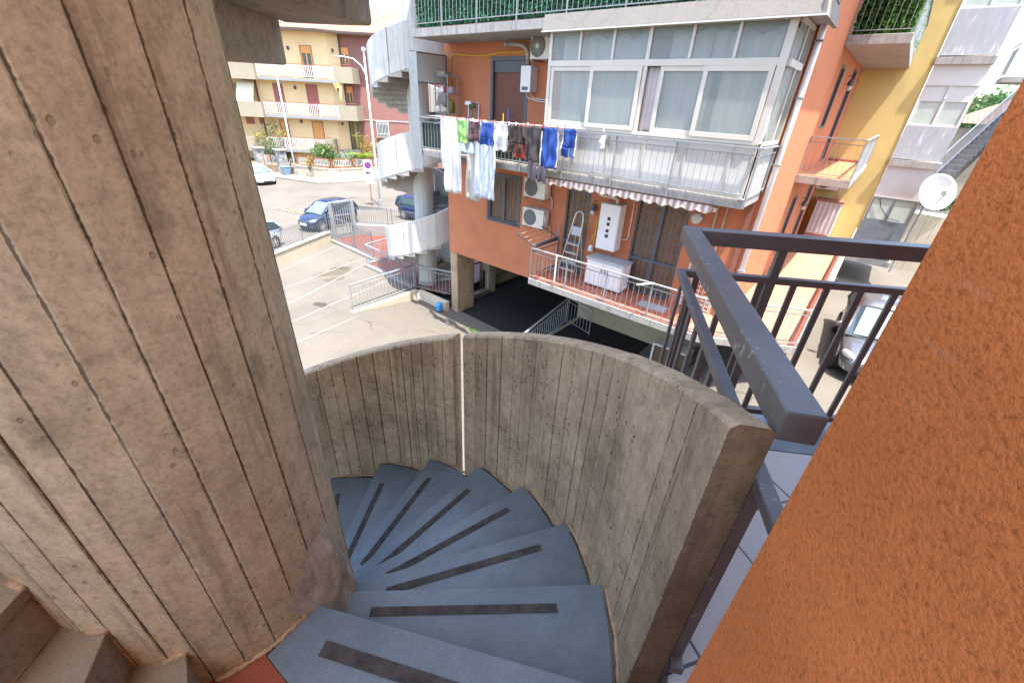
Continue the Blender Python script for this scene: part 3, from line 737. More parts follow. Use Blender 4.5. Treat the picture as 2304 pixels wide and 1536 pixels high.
curtain(-6.55,-4.46,9.55,-.46,1.32,scallop=True); curtain(-4.02,-3.25,9.57,-.46,1.34,.035,scallop=True); curtain(-2.95,-2.08,9.55,-.46,1.3,.035,scallop=True); curtain(-3.25,-2.95,9.62,.85,1.3,.02)
curtain(-4.37,-4.06,9.45,-.42,.74,.012,12,'curtain_pink'); curtain(9.6,10.4,-1.95,-.46,1.3,.02,axis=1)
mb=MB(); mb.box(-3.16,9.50,-.45,-3.09,9.54,.80); mb.build('inner_post',M['plastic_grey'],vf)
# sheet-metal cover above the veranda
mb=MB(); mb.ext([(-6.95,9.22,1.385),(-6.95,9.22,1.415),(-6.95,9.285,1.70),(-6.95,9.297,1.70),(-6.95,9.297,1.385)],(5.36,0,0)); 
mb.ext([(-1.59,9.22,1.39),(-1.52,9.22,1.39),(-1.59+.012,9.22,1.68),(-1.59,9.22,1.68)],(0,1.45,0))
fl=mb.build('flashing',M['pave'],opp); mb=MB(); mb.box(-6.97,9.205,1.375,-1.50,9.232,1.40); mb.build('drip_edge',M['white'],fl)
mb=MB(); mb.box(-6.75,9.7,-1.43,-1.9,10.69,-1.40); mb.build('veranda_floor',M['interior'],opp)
# doors and windows of the front
def roller(x0,x1,z0,z1,mat,y=YW+.09,box=0,fr=.07,frm='irongrille'):
    mb=MB(); mb.box(x0,YW-.012,z0,x0+fr,y+.03,z1); mb.box(x1-fr,YW-.012,z0,x1,y+.03,z1); mb.box(x0+fr,YW-.011,z1-fr,x1-fr,y+.03,z1)
    if box: mb.box(x0+fr,YW+.04,z1-fr-box,x1-fr,y+.02,z1-fr)
    f=mb.build('door_frame',M[frm],opp); mb=MB(); mb.box(x0+fr,y,z0,x1-fr,y+.02,z1-fr-box); mb.build('roller_shutter',M[mat],f)
    return f
roller(-9.85,-8.42,-1.44,1.1,'wood_shutter',box=.28,fr=.10)
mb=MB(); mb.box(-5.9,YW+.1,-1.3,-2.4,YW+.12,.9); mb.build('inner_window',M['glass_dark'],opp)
def grille(x0,x1,z0,z1,y,nm,parent,leaves=2,mat='irongrille',nx=4,mid=True,fr=.05):
    """security grille: frame, bars and the short offset cross bars between them"""
    mb=MB(); lw=(x1-x0)/leaves; rg=random.Random(int(x0*100))
    for L in range(leaves):
        a,b=x0+lw*L,x0+lw*(L+1)
        mb.box(a,y,z0,a+fr,y+.04,z1); mb.box(b-fr,y,z0,b,y+.04,z1)
        zs=[z0,z1-fr]+([z0+(z1-z0)*.36] if mid else [])
        for z in zs: mb.box(a+fr,y+.001,z,b-fr,y+.039,z+fr*(1.6 if z not in (z0,z1-fr) else 1))
        xs=[a+fr+(b-a-2*fr)*i/nx for i in range(nx+1)]
        for x in xs[1:-1]: mb.box(x-.014,y+.008,z0+fr,x+.014,y+.024,z1-fr)
        for i in range(nx):
            n=int((z1-z0)/.15)
            for j in range(n):
                if i in (0,nx-1) or j in (0,1,n-1,n-2) :
                    z=z0+fr+.07+j*.15+(.05 if i==nx-1 else 0)
                else:
                    if rg.random()<.45: continue
                    z=z0+fr+.07+j*.15+.07*(i%2)
                if z<z1-fr-.01: mb.box(xs[i]+.012,y+.010,z-.012,xs[i+1]-.012,y+.022,z+.012)
    return mb.build(nm,M[mat],parent)
def gdoor(x0,x1,z0,z1,leaves,nm,mid):
    mb=MB(); mb.box(x0,YW+.12,z0,x1,YW+.15,z1); s=mb.build(nm,M['tan_shutter'],opp)
    grille(x0+.004,x1-.004,z0+.01,z1-.004,YW+.01,'security_grille',s,leaves,mid=mid); return s
gdoor(-9.83,-8.55,-3.50,-2.05,2,'window_shutter',False)
mb=MB(); mb.box(-9.92,YW-.03,-3.56,-8.47,YW-.001,-3.50); mb.box(-9.92,YW-.02,-3.50,-9.83,YW-.001,-2.0); mb.box(-8.55,YW-.02,-3.50,-8.47,YW-.001,-2.0); mb.box(-9.83,YW-.02,-2.05,-8.55,YW-.001,-2.0); mb.build('window_frame',M['irongrille'],opp)
gdoor(-6.77,-5.96,-4.46,-2.08,1,'door_shutter',True)
gdoor(-4.57,-3.22,-4.46,-2.02,2,'door_shutter',True)
mb=MB()   # white lattice screen at the right end of the front
mb.box(-2.92,YW-.02,-4.44,-2.88,YW-.003,-3.3); mb.box(-2.2,YW-.02,-4.44,-2.14,YW-.003,-3.3)
for i in range(10): mb.box(-2.88,YW-.016,-4.42+i*.118,-2.2,YW-.004,-4.405+i*.118)
for i in range(1,6): mb.box(-2.88+i*.115,YW-.018,-4.42,-2.868+i*.115,YW-.0035,-3.32)
mb.build('lattice_screen',M['white'],opp)
# side wall windows
def sidewin(y0,y1,z0,z1,gr):
    mb=MB(); mb.box(-1.93,y0,z0,-1.90,y1,z1); s=mb.build('side_window',M['glass_dark'],opp)
    mb=MB()
    for a,b,c,d in ((y0,y0+.07,z0,z1),(y1-.07,y1,z0,z1),(y0+.07,y1-.07,z0,z0+.07),(y0+.07,y1-.07,z1-.07,z1)): mb.box(-1.899,a,c,-1.79,b,d)
    if gr:
        for i in range(1,6): mb.box(-1.86,y0+(y1-y0)*i/6-.012,z0+.07,-1.835,y0+(y1-y0)*i/6+.012,z1-.07)
        for i in range(1,int((z1-z0)/.16)): mb.box(-1.857,y0+.07,z0+i*.16,-1.838,y1-.07,z0+i*.16+.014)
    mb.build('frame',M['irongrille'],s)
sidewin(15.55,16.33,-.25,1.25,0); sidewin(18.55,19.6,-1.3,1.4,0); sidewin(15.55,16.33,-3.9,-2.1,1); sidewin(18.55,19.6,-4.46,-2.05,1)
# pipes at the corner
mb=MB(); mb.tube([(-1.735,YW-.02,-4.46),(-1.735,YW-.02,4.6)],.058,12); mb.build('downpipe',M['downpipe'],opp,smooth=True)
mb=MB(); mb.box(-1.99,YW-.05,-4.46,-1.88,YW-.003,4.6); mb.build('corner_trim',M['brownpipe'],opp)
mb=MB()
for z in (-3.2,-.9,.3,1.2,2.2): mb.box(-1.81,YW-.09,z,-1.66,YW+.04,z+.03)
mb.build('pipe_bracket',M['galv'],opp)
for x in (-2.62,-2.42): MB().tube([(x,YW-.03,-4.4),(x,YW-.03,-1.63)],.022,8).build('wall_pipe',M['copper'],opp,smooth=True)
mb=MB(); mb.tube([(-4.66,YW-.04,-1.65),(-4.66,YW-.04,-3.05),(-4.72,YW-.04,-3.12),(-4.95,YW-.04,-3.12)],.022,8)
mb.build('wall_pipe',M['copper'],opp,smooth=True)
# balconies on the side
for z,rl in ((-1.38,True),(1.75,True)):
    mb=MB(); mb.box(-1.797,14.5,z-.20,-.55,20.98,z); sb=mb.build('balcony_slab',M['conc_far'],opp,bevel=.01)
    railing_run((-1.78,14.53),(-.58,14.53),z,z+.95,sb,'galv',posts=[.0,1],foot=.05,hand=(.07,.03),spacing=.13)
    railing_run((-.58,14.53),(-.58,20.9),z,z+.95,sb,'galv',posts=[.5,1],hand=(.07,.03),spacing=.13)
    if z<0:
        mb=MB(); mb.box(-1.795,14.56,z+.001,-.62,20.97,z+.012); mb.build('floor_tiles',plain('orange_floor_tile',(.48,.20,.10,1),.5),sb)
        mb=MB(); mb.box(-1.78,20.93,z+.013,-.62,20.975,z+.09); mb.build('skirting',M['red_shutter'],sb)
    else:
        mb=MB(); leaf_sheet(mb,1500,lambda:(rnd(-1.75,-.62),14.58+rnd(-.03,.10),rnd(z+.02,z+.9)),.06); leaf_sheet(mb,1700,lambda:(-.62+rnd(-.08,.03),rnd(14.6,20),rnd(z+.02,z+.9)),.06)
        mb.build('ivy_screen',M['leaf_green'],sb,recalc=False)
        mb=MB(); mb.box(-1.75,14.70,z,-.70,14.71,z+.85); mb.build('ivy_backing',M['net'],sb)

# yellow building beyond
yel=thing('apartment_building','yellow rendered building end with a stack of grey and white enclosed balconies','building',(0,22,G))
mb=MB(); mb.box(-1.797,21,G,.03,24,5.2); mb.build('wall',M['yellow'],yel)
YP=20.95
def panel(nm,z0,z1,m,x0=.045,x1=1.36,y=YP,par=yel,th=.05):
    mb=MB(); mb.box(x0,y,z0,x1,y+th,z1); return mb.build(nm,m,par)
mb=MB(); mb.box(.05,21.3,-4.6,1.34,24,5.2); mb.build('wall',M['beige'],yel)
for z in (1.66,-1.33,4.6,-4.8):
    mb=MB(); mb.box(.03,YP-.12,z,1.42,21.3,z+.2); mb.build('slab',M['conc_far'],yel)
panel('grey_panel',1.90,3.06,M['greypanel']); panel('grey_panel',-1.10,-.07,M['greypanel'])
panel('white_panel',1.12,1.66,M['whitepanel']); panel('white_panel',.70,1.12,M['white'],y=YP+.012)
panel('white_panel',-2.4,-1.33,M['white']); panel('grey_panel',-4.6,-3.22,M['greysteel'])
for z0,z1,fm in ((-.07,.70,'white'),(-3.22,-2.4,'greysteel'),(3.06,4.5,'white')):
    mb=MB(); mb.box(.045,YP,z0,.11,YP+.06,z1); mb.box(1.29,YP,z0,1.36,YP+.06,z1); mb.box(.67,YP,z0,.74,YP+.06,z1)
    mb.box(.11,YP+.002,z0,.67,YP+.058,z0+.05); mb.box(.74,YP+.002,z0,1.29,YP+.058,z0+.05); mb.box(.11,YP+.002,z1-.05,.67,YP+.058,z1); mb.box(.74,YP+.002,z1-.05,1.29,YP+.058,z1)
    f=mb.build('window_frame',M[fm],yel)
    for a,b in ((.11,.67),(.74,1.29)):
        mb=MB(); mb.box(a,YP+.028,z0+.05,b,YP+.034,z1-.05); mb.build('pane',M['glass_green'],f)
mb=MB(); mb.box(.66,YP-.02,.72,.72,YP-.002,1.10); mb.box(.05,YP-.02,1.09,1.35,YP-.002,1.14); mb.build('cover_strip',M['white'],yel)
mb=MB(); mb.box(1.34,21.31,-4.6,1.40,24,5.2); mb.build('side_panel',M['beige_smooth'],yel)
mb=MB(); mb.tube([(.25,20.93,-2.45),(.4,20.93,-2.75),(.75,20.93,-3.1),(1.1,20.93,-3.12)],.012,6); mb.build('loose_cable',M['black'],yel)

# ------------------------------------------------------------------ things fixed to or standing on the orange building
def ac_unit(loc,rz,label,w=.80,h=.55,dp=.30,grid=True):
    t=thing('air_conditioner',label,'air conditioner',loc,rz,'outdoor air-conditioning units')
    mb=MB(); mb.box(-w/2,-dp,0,w/2,0,h); mb.build('casing',M['ac_white'],t,bevel=.012,local=True)
    c=(-w*.14,-dp-.003,h*.5); r=h*.43
    mb=MB(); mb.lathe([(r,0),(r,-.006),(r*.97,-.009)],c,28,'y'); fr=mb.build('fan',M['ac_fan'],t,local=True)
    mb=MB()
    if grid:
        for i in range(-4,5):
            s=i*r/4.6; L=math.sqrt(max(0,r*r-s*s))
            mb.box(c[0]+s-.004,c[1]-.022,c[2]-L,c[0]+s+.004,c[1]-.014,c[2]+L); mb.box(c[0]-L,c[1]-.030,c[2]+s-.004,c[0]+L,c[1]-.0225,c[2]+s+.004)
    else:
        for k in range(24):
            a=2*PI*k/24; mb.beam((c[0]+.06*math.cos(a),c[1]-.018,c[2]+.06*math.sin(a)),(c[0]+r*math.cos(a),c[1]-.018,c[2]+r*math.sin(a)),.005,.005,up=(0,1,0))
        mb.lathe([(.055,-.014),(.055,-.024)],c,14,'y')
    mb.build('fan_guard',M['wire'] if grid else M['ac_white'],fr,local=True)
    mb=MB(); mb.box(w*.30,-dp-.004,h*.80,w*.43,-dp-.001,h*.84); mb.build('maker_mark',M['teal'],t,local=True)
    mb=MB()
    for x in (-w*.36,w*.36): mb.box(x-.02,-dp-.04,-.05,x+.02,.04,-.003)
    mb.build('bracket',M['galv'],t,local=True)
    mb=MB(); mb.tube([(w/2-.03,-.06,.1),(w/2+.06,-.06,.08),(w/2+.10,-.02,-.05),(w/2+.10,.01,-.3)],.018,6); mb.build('hose',M['copper'],t,local=True,smooth=True)
    mb=MB(); mb.box(w/2+.001,-dp*.8,h*.3,w/2+.02,-dp*.2,h*.75); mb.build('service_cover',M['plastic_white'],t,local=True)
    return t
ac_unit((-7.72,10.66,-2.46),0,'upper of the two cream air conditioners beside the ground-floor grille window')
ac_unit((-7.70,10.66,-3.32),0,'lower cream air conditioner, hanging just below another one near the ladder')
ac_unit((-7.78,10.62,.98),0,'cream air conditioner up under the balcony soffit above the white boiler',.66,.56,.32,False)
ac_unit((-1.45,20.9,-2.35),0,'cream air conditioner low on the yellow wall under the small side balcony',.7,.5,.3)
# brown perforated unit at the foot of the basement wall
t=thing('ventilation_unit','brown boxy unit with perforated front on the ground under the terrace','ventilation unit',(-3.1,11.6,-6.95))
vx0,vx1,vy,vz=-3.55,-2.45,11.4,-6.98
mb=MB(); mb.box(vx0,vy,vz,vx1,vy+.45,vz+.06)
for x in (vx0,vx1-.06): mb.box(x,vy,vz+.06,x+.06,vy+.45,vz+.75)
mb.box(vx0,vy,vz+.75,vx1,vy+.45,vz+.81); mb.build('frame',M['ac_white'],t)
mb=MB(); mb.box(vx0+.062,vy+.05,vz+.062,vx1-.062,vy+.44,vz+.748); mb.build('perforated_panel',plain('perforated_brown_sheet',(.14,.09,.05,1),.8,var=.6,scale=90),t)

# boiler
t=thing('boiler','white wall boiler with a round grey flue beside the brown roller shutter','boiler',(-8.26,10.5,.24))
mb=MB(); mb.box(-8.44,10.36,.24,-8.10,10.69,.85); mb.build('casing',M['cab_white'],t,bevel=.015)
mb=MB(); mb.box(-8.38,10.35,.29,-8.18,10.359,.37); pnl=mb.build('control_panel',M['darkgrey'],t)
mb=MB()
for x in (-8.33,-8.24): mb.lathe([(.022,-.002),(.022,-.02)],(x,10.35,.33),10,'y')
mb.build('knob',M['wire'],pnl)
mb=MB(); mb.tube([(-8.27,10.45,.85),(-8.27,10.42,1.10),(-8.32,10.40,1.22),(-8.42,10.40,1.29),(-8.58,10.40,1.32),(-8.98,10.42,1.34)],.06,14); mb.lathe([(.05,0),(.072,-.01),(.072,-.1)],(-8.98,10.42,1.34),14,'x'); mb.build('flue',M['flue'],t,smooth=True)
mb=MB(); mb.tube([(-8.3,10.5,.24),(-8.28,10.5,.12),(-8.05,10.6,.05),(-7.7,10.67,.02)],.014,6); mb.tube([(-8.2,10.5,.24),(-8.1,10.55,.1),(-7.7,10.67,.08)],.012,6); mb.build('water_hose',M['white'],t)
# yellow gas pipe
mb=MB(); mb.tube([(-11.55,10.67,.25),(-11.55,10.67,1.0),(-11.5,10.67,1.12),(-11.35,10.67,1.17),(-10.6,10.67,1.13),(-10.1,10.67,1.12),(-9.4,10.67,1.19),(-8.5,10.67,1.19),(-8.41,10.67,1.12),(-8.41,10.67,.85)],.016,8)
tag(mb.build('gas_pipe',M['yellowpipe'],smooth=True),'yellow gas pipe running along the upper orange wall over the brown shutter','pipe')
# left end of the middle balcony: tall metal sheet and frosted screen
t=thing('balcony_screen','tall galvanised sheet with jagged edge at the left end of the middle balcony','screen',(-11.6,9.4,-1.6))
mb=MB(); mb.box(-11.80,9.24,-2.02,-11.42,9.255,1.12); mb.build('metal_sheet',M['galv'],t)
mb=MB()
for i in range(34): 
    z=-1.4+i*.074; mb.add([(-11.42,9.247,z),(-11.385,9.247,z+.022),(-11.42,9.247,z+.045),(-11.42,9.252,z+.022)],[(0,1,2),(0,3,1),(1,3,2),(0,2,3)])
mb.build('jagged_edge',M['darkgrey'],t)
mb=MB(); mb.box(-11.73,9.3,.40,-11.715,10.66,1.12); mb.build('frosted_pane',M['frost'],t)
mb=MB(); mb.box(-11.74,9.27,-1.44,-11.70,9.3,1.15); mb.box(-11.74,10.62,-1.44,-11.70,10.66,1.15); mb.box(-11.74,9.3,1.12,-11.70,10.62,1.15); mb.box(-11.74,9.3,.36,-11.70,10.62,.39); mb.build('frame',M['irongrille'],t)
# shelf with its clutter
sh=thing('metal_shelf','grey metal shelf rack full of bags at the left end of the middle balcony','shelf',(-11.2,10.2,-1.44))
mb=MB()
for x in (-11.55,-10.98):
    for y in (9.98,10.40): mb.box(x,y,-1.44,x+.03,y+.03,.62)
mb.build('upright',M['galv'],sh)
SHZ=(-.95,-.42,.10,.56)
for z in SHZ:
    mb=MB(); mb.box(-11.549,9.985,z,-10.951,10.425,z+.022); mb.build('shelf_board',M['galv'],sh)
def bag(x,y,z,rx,ry,rz_,m,label,nm='bag',cat='bag'):
    mb=MB(); sd=rnd(0,99)
    def f(u,v):
        q=Vector((math.sin(PI*v)*math.cos(2*PI*u),math.sin(PI*v)*math.sin(2*PI*u),math.cos(PI*v)))
        k=1+.28*noise.noise(q*2.2+Vector((sd,0,0))); p=Vector((x+q.x*rx*k,y+q.y*ry*k,z+max(-.55,q.z)*rz_*k+rz_*.56)); return p
    mb.grid(f,14,9,True); return tag(mb.build(nm,M[m],smooth=True),label,cat,'clutter on the balcony shelf')
bag(-11.36,10.15,.124,.16,.14,.12,'cab_white','white crumpled plastic bag on the second shelf, left of the red box')
mb=MB(); mb.box(-11.22,10.05,.124,-11.08,10.2,.31); tag(mb.build('box',plain('dark_red_box',(.16,.02,.02,1),.5),bevel=.004),'small dark red box on the second shelf of the metal rack','box','clutter on the balcony shelf')
bag(-11.02,10.2,.124,.07,.12,.13,'curtain_pink','lilac grey bag right of the red box on the metal rack')
bag(-11.40,10.15,-.396,.14,.14,.17,'flue','dark olive grey bag on the third shelf of the rack')
bag(-11.22,10.08,-.396,.12,.12,.10,'beige','cream crumpled bag in the middle of the third shelf')
bag(-11.03,10.18,-.396,.10,.14,.24,'leaf_yellow','yellow and white sack at the right of the third shelf')
bag(-11.44,10.0,-.396,.10,.08,.12,'ac_white','white and peach bag at the front left of the third shelf')
bag(-11.38,10.12,-.926,.15,.15,.11,'plastic_grey','grey bag on the lowest visible shelf of the rack')
bag(-11.17,10.1,-.926,.11,.12,.10,'bin','teal bag on the lowest visible shelf of the rack')
mb=MB(); mb.box(-11.45,10.0,.584,-11.1,10.3,.70); tag(mb.build('box',M['beige_smooth'],bevel=.01),'pale box lying on top of the metal shelf rack','box','clutter on the balcony shelf')
# folding rack, brushes
t=thing('wire_rack','small folded wire rack leaning on the orange balcony wall','rack',(-10.5,10.6,-1.44))
mb=MB(); mb.tube([(-10.72,10.55,-1.43),(-10.72,10.64,-.12),(-10.68,10.645,-.08),(-10.30,10.645,-.08),(-10.26,10.64,-.12),(-10.26,10.55,-1.43)],.014,6); mb.build('frame',M['alu'],t)
mb=MB()
for i in range(8): mb.tube([(-10.68+i*.055,10.60,-.9),(-10.68+i*.055,10.635,-.15)],.004,4)
for i in range(6): mb.tube([(-10.72,10.60+i*.006,-.9+i*.13),(-10.26,10.60+i*.006,-.9+i*.13)],.004,4)
mb.build('wires',M['alu'],t)
def brush(x,y,z0,z1,m,label,dx=0,up=True,nm='broom'):
    t=thing(nm,label,'broom',(x,y,z0)); mb=MB(); mb.tube([(x,y,z0),(x+dx,y+.02,z1)],.013,6); mb.build('handle',M[m],t)
    zz=z1 if up else z0; xx=x+dx if up else x
    mb=MB(); mb.box(xx-.12,y-.02,zz-.03,xx+.12,y+.05,zz+.02); mb.box(xx-.11,y-.015,zz+.021,xx+.11,y+.045,zz+.07 if up else zz+.05); mb.build('head',M[m],t)
brush(-10.6,10.5,-1.43,-.12,'plastic_white','broom with white head standing on its handle by the wire rack')
brush(-10.4,10.46,-1.43,-.20,'leaf_mid','broom with green head standing on its handle by the wire rack')
mb=MB(); mb.tube([(-8.25,9.5,-1.43),(-8.27,9.5,-.28)],.016,6); tag(mb.build('stick',M['yellowpipe']),'yellow stick standing upright behind the hanging laundry','stick')
mb=MB(); mb.tube([(-8.10,9.5,-1.43),(-8.11,9.5,-.15)],.016,6); tag(mb.build('stick',CLO['blue']),'blue stick standing upright behind the hanging laundry','stick')
mb=MB(); mb.box(-9.9,9.8,-1.44,-9.2,10.2,-.62); mb.box(-9.93,9.77,-.62,-9.17,10.23,-.55); tag(mb.build('storage_box',M['plastic_grey'],bevel=.02),'grey lidded plastic storage box behind the railing of the middle balcony','box')

# clothes line and laundry
cl=thing('clothes_line','rack of clothes-line wires on arms projecting from the middle balcony railing','clothes line',(-8,9.2,-.53))
YL=(8.78,8.95,9.11)
for x in (-10.45,-8.1,-5.55): MB().beam((x,9.28,-.50),(x,8.68,-.44),.025,.02).build('arm',M['galv'],cl)
mb=MB()
for y in YL: mb.tube([(-10.45+(5.0)*i/10,y,-.445-.02*math.sin(PI*i/10)) for i in range(11)],.004,5)
mb.build('wire',M['white'],cl)
def ZW(x): return -.452-.02*math.sin(PI*min(1,max(0,(x+10.45)/5)))
npeg=[0]
def garment(nm,label,cat,x0,x1,zbot,cloth,y,shape='rect',ztop=None,pegs=2,slit=0,trim=None,hang=.0,flare=0):
    zt=ZW((x0+x1)/2) if ztop is None else ztop
    sd=rnd(0,50); H=zt-zbot; Wd=x1-x0; mb=MB()
    def wave(x,v): k=.25+.75*v; return y+.035*k*math.sin(x*17+sd+2*v)+.024*k*math.sin(x*39+sd*2-1.5*v)+.07*noise.noise(Vector((x*5+sd,v*3,sd)))*k
    def ext(v):   # left/right extents as fractions
        l,r=0,1
        if shape=='taper': l,r=.10*v,1-.10*v
        if shape=='tank':
            if v<.25: l,r=.10+.0*v,.90
            else: l,r=.0,1.0
        if shape=='shirt':
            if v<.32: l,r=0,1
            else: l,r=.12,.88
        if shape=='flare': l,r=.08*(1-v),1-.08*(1-v)
        return l,r
    legs=[(0,1,0,1)]
    def panel(fl,fr,v0,v1,nu,nv):
        def f(u,v):
            vv=v0+(v1-v0)*v; l,r=ext(vv); a=l+(r-l)*fl; b=l+(r-l)*fr
            x=x0+Wd*(a+(b-a)*u); sag=.025*math.sin(PI*((x-x0)/Wd*max(1,pegs-1)%1)) if pegs>1 else 0
            return (x+.01*math.sin(vv*9+sd),wave(x,vv),zt-H*vv-sag*(1-vv)-.02*vv*math.sin(x*23+sd))
        mb.grid(f,nu*2,nv)
    if slit:
        panel(0,1,0,slit,14,8); panel(0,.47,slit,1,8,10); panel(.53,1,slit,1,8,10)
    else: panel(0,1,0,1,18,22)
    o=mb.build(nm,CLO[cloth],smooth=True,solid=.005); tag(o,label,cat,'laundry on the clothes line')
    if trim:
        mb=MB()
        for fx in (.0,1.0):
            xx=x0+Wd*(fx); mb.grid(lambda u,v:(xx+(.03*(u-.5)),wave(xx,v)-.006,zt-.10-(H-.14)*v),2,8)
        mb.build('side_trim',CLO[trim],o,solid=.005)
    for i in range(pegs):
        x=x0+Wd*(.08+.84*(i/(pegs-1) if pegs>1 else .5)); npeg[0]+=1
        mb=MB(); z=ZW(x); m=rnd(0,1)
        mb.box(x-.008,y-.016,z-.035,x+.008,y-.004,z+.045); mb.box(x-.008,y+.004,z-.035,x+.008,y+.016,z+.045); mb.box(x-.006,y-.004,z-.01,x+.006,y+.004,z+.012)
        nmx,cc=(('red',M['signred']) if m<.5 else ('orange',M['petal']) if m<.75 else ('white',M['plastic_white']) if m<.9 else ('blue',M['signblue']))
        tag(mb.build('clothes_peg',cc),'small %s plastic clothes peg clipped on the laundry line'%nmx,'peg','%s clothes pegs on the laundry line'%nmx)
    return o
Y1,Y2,Y3=YL
garment('trousers','narrow white trousers at the far left end of the laundry','trousers',-10.30,-10.05,-1.9,'white',Y3,pegs=1)
garment('shirt','long pure white garment, biggest and leftmost of the front row of laundry','garment',-10.12,-9.30,-2.45,'white',Y2,'taper',pegs=3)
garment('shirt','bright green top hanging near the left of the laundry','shirt',-9.32,-8.90,-1.04,'green',Y1,'taper')
garment('cloth','pale blue cloth hanging behind the bright green top','cloth',-9.28,-8.82,-1.30,'paleblue',Y2,pegs=2)
garment('trousers','beige white long trousers hanging lowest, between two white garments','trousers',-9.24,-8.74,-2.58,'beige',Y3,pegs=2,slit=.0)
garment('shorts','dark plum patterned shorts hanging right of the green top','shorts',-8.90,-8.42,-.97,'plum',Y1,'flare',slit=.62)
garment('shorts','bright blue shorts hanging right of the plum shorts','shorts',-8.42,-7.92,-1.02,'blue',Y1,'flare',slit=.68)
garment('trousers','long bluish white trousers with a rounded lower edge hanging below the blue shorts','trousers',-8.80,-8.02,-2.42,'sheet',Y2,pegs=3)
garment('tank_top','white tank top hanging between the blue and the brown shorts','tank top',-7.92,-7.45,-1.10,'white',Y1,'tank',pegs=3)
garment('shorts','dark brown shorts hanging right of the white tank top','shorts',-7.48,-6.96,-1.12,'brown',Y1,'flare',slit=.66,pegs=3)
garment('cloth','red cloth showing below the dark brown shorts','cloth',-7.40,-6.96,-1.24,'red',Y2,pegs=2)
garment('shirt','charcoal shirt hanging left of the blue jersey','shirt',-6.97,-6.36,-1.24,'charcoal',Y1,'shirt',pegs=3)
garment('leggings','lilac grey leggings with two thin legs hanging below the charcoal shirt','leggings',-6.90,-6.28,-1.72,'lilac',Y2,'rect',slit=.30)
garment('jersey','blue sleeveless jersey with white side trim, near the right end of the laundry','jersey',-6.42,-5.96,-1.34,'blue',Y1,'tank',trim='white')
garment('shorts','blue shorts at the right end of the laundry','shorts',-5.94,-5.58,-1.06,'blue',Y2,'flare',slit=.66,trim='cream')
garment('sock','single white sock hanging alone right of all the laundry','sock',-5.14,-4.98,-.86,'white',9.22,'taper',ztop=-.56,pegs=1)

# awning valance
t=thing('awning','rolled awning with scalloped pink and cream striped valance under the middle balcony','awning',(-4.5,9.3,-1.75))
mb=MB(); mb.tube([(-6.55,9.40,-1.70),(-2.4,9.40,-1.70)],.055,12); mb.build('roller',M['awning'],t,smooth=True)
mb=MB()
def fv(u,v):
    x=-6.55+4.15*u; s=abs(math.sin(x*PI/.30)); return (x,9.33+.02*math.sin(x*17)*v-.03*v,-1.645-(.12+.055*s)*v)
mb.grid(fv,280,5); mb.build('valance',M['awning'],t,solid=.004,smooth=True)
mb=MB(); mb.beam((-2.40,9.38,-1.72),(-2.33,9.38,-1.72),.06,.08); mb.beam((-6.62,9.38,-1.70),(-6.55,9.38,-1.70),.06,.08); mb.build('bracket',M['copper'],t)
# meter cabinet
t=thing('meter_cabinet','white wall cabinet with four small square windows on the ground-floor terrace','cabinet',(-5.15,10.5,-3.43))
mb=MB(); mb.box(-5.44,10.34,-3.43,-4.86,10.69,-2.21); mb.build('casing',M['cab_white'],t,bevel=.01)
dr=MB(); dr.box(-5.42,10.33,-3.41,-4.88,10.339,-2.23); dr=dr.build('door',M['cab_white'],t,bevel=.003)
for z in (-2.58,-2.72,-2.90,-3.04):
    mb=MB(); mb.box(-5.19,10.324,z-.045,-5.10,10.3295,z+.045); mb.build('meter_window',M['glass_dark'],dr)
mb=MB(); mb.lathe([(.012,0),(.012,-.012)],(-5.38,10.33,-2.84),8,'y'); mb.build('lock',M['darkgrey'],dr)
mb=MB(); mb.tube([(-5.05,10.5,-2.21),(-5.05,10.5,-2.12),(-5.12,10.5,-2.07),(-5.6,10.55,-2.05),(-5.72,10.69,-2.05)],.05,10); mb.build('flue',M['copper'],t,smooth=True)
mb=MB(); mb.tube([(-5.66,10.66,-3.9),(-5.66,10.66,-2.75)],.016,6); mb.tube([(-5.44,10.6,-3.1),(-5.6,10.55,-3.12),(-5.7,10.55,-3.25)],.014,6); mb.build('hose',M['yellowpipe'],t)
bag(-5.66,10.5,-3.62,.07,.08,.12,'cab_white','small white bag hanging beside the white meter cabinet')
# storage cupboard
t=thing('storage_cupboard','low white resin cupboard with grey lid standing on the red terrace tiles','cupboard',(-4.95,10.35,-4.46))
mb=MB(); mb.box(-5.5,10.11,-4.42,-4.40,10.62,-3.70); mb.build('body',M['plastic_white'],t,bevel=.01)
mb=MB(); mb.box(-5.53,10.07,-3.698,-4.37,10.65,-3.64); mb.build('lid',M['plastic_grey'],t,bevel=.012)
for a,b in ((-5.48,-4.957),(-4.943,-4.42)):
    mb=MB(); mb.box(a,10.09,-4.38,b,10.108,-3.72); d_=mb.build('door',M['plastic_white'],t,bevel=.004)
    mb=MB(); x=b-.05 if a<-5 else a+.05; mb.box(x-.012,10.075,-4.0,x+.012,10.089,-3.85); mb.build('handle',M['darkgrey'],d_)
mb=MB()
for x in (-5.45,-4.5): mb.box(x,10.13,-4.462,x+.06,10.6,-4.421)
mb.build('foot',M['darkgrey'],t)
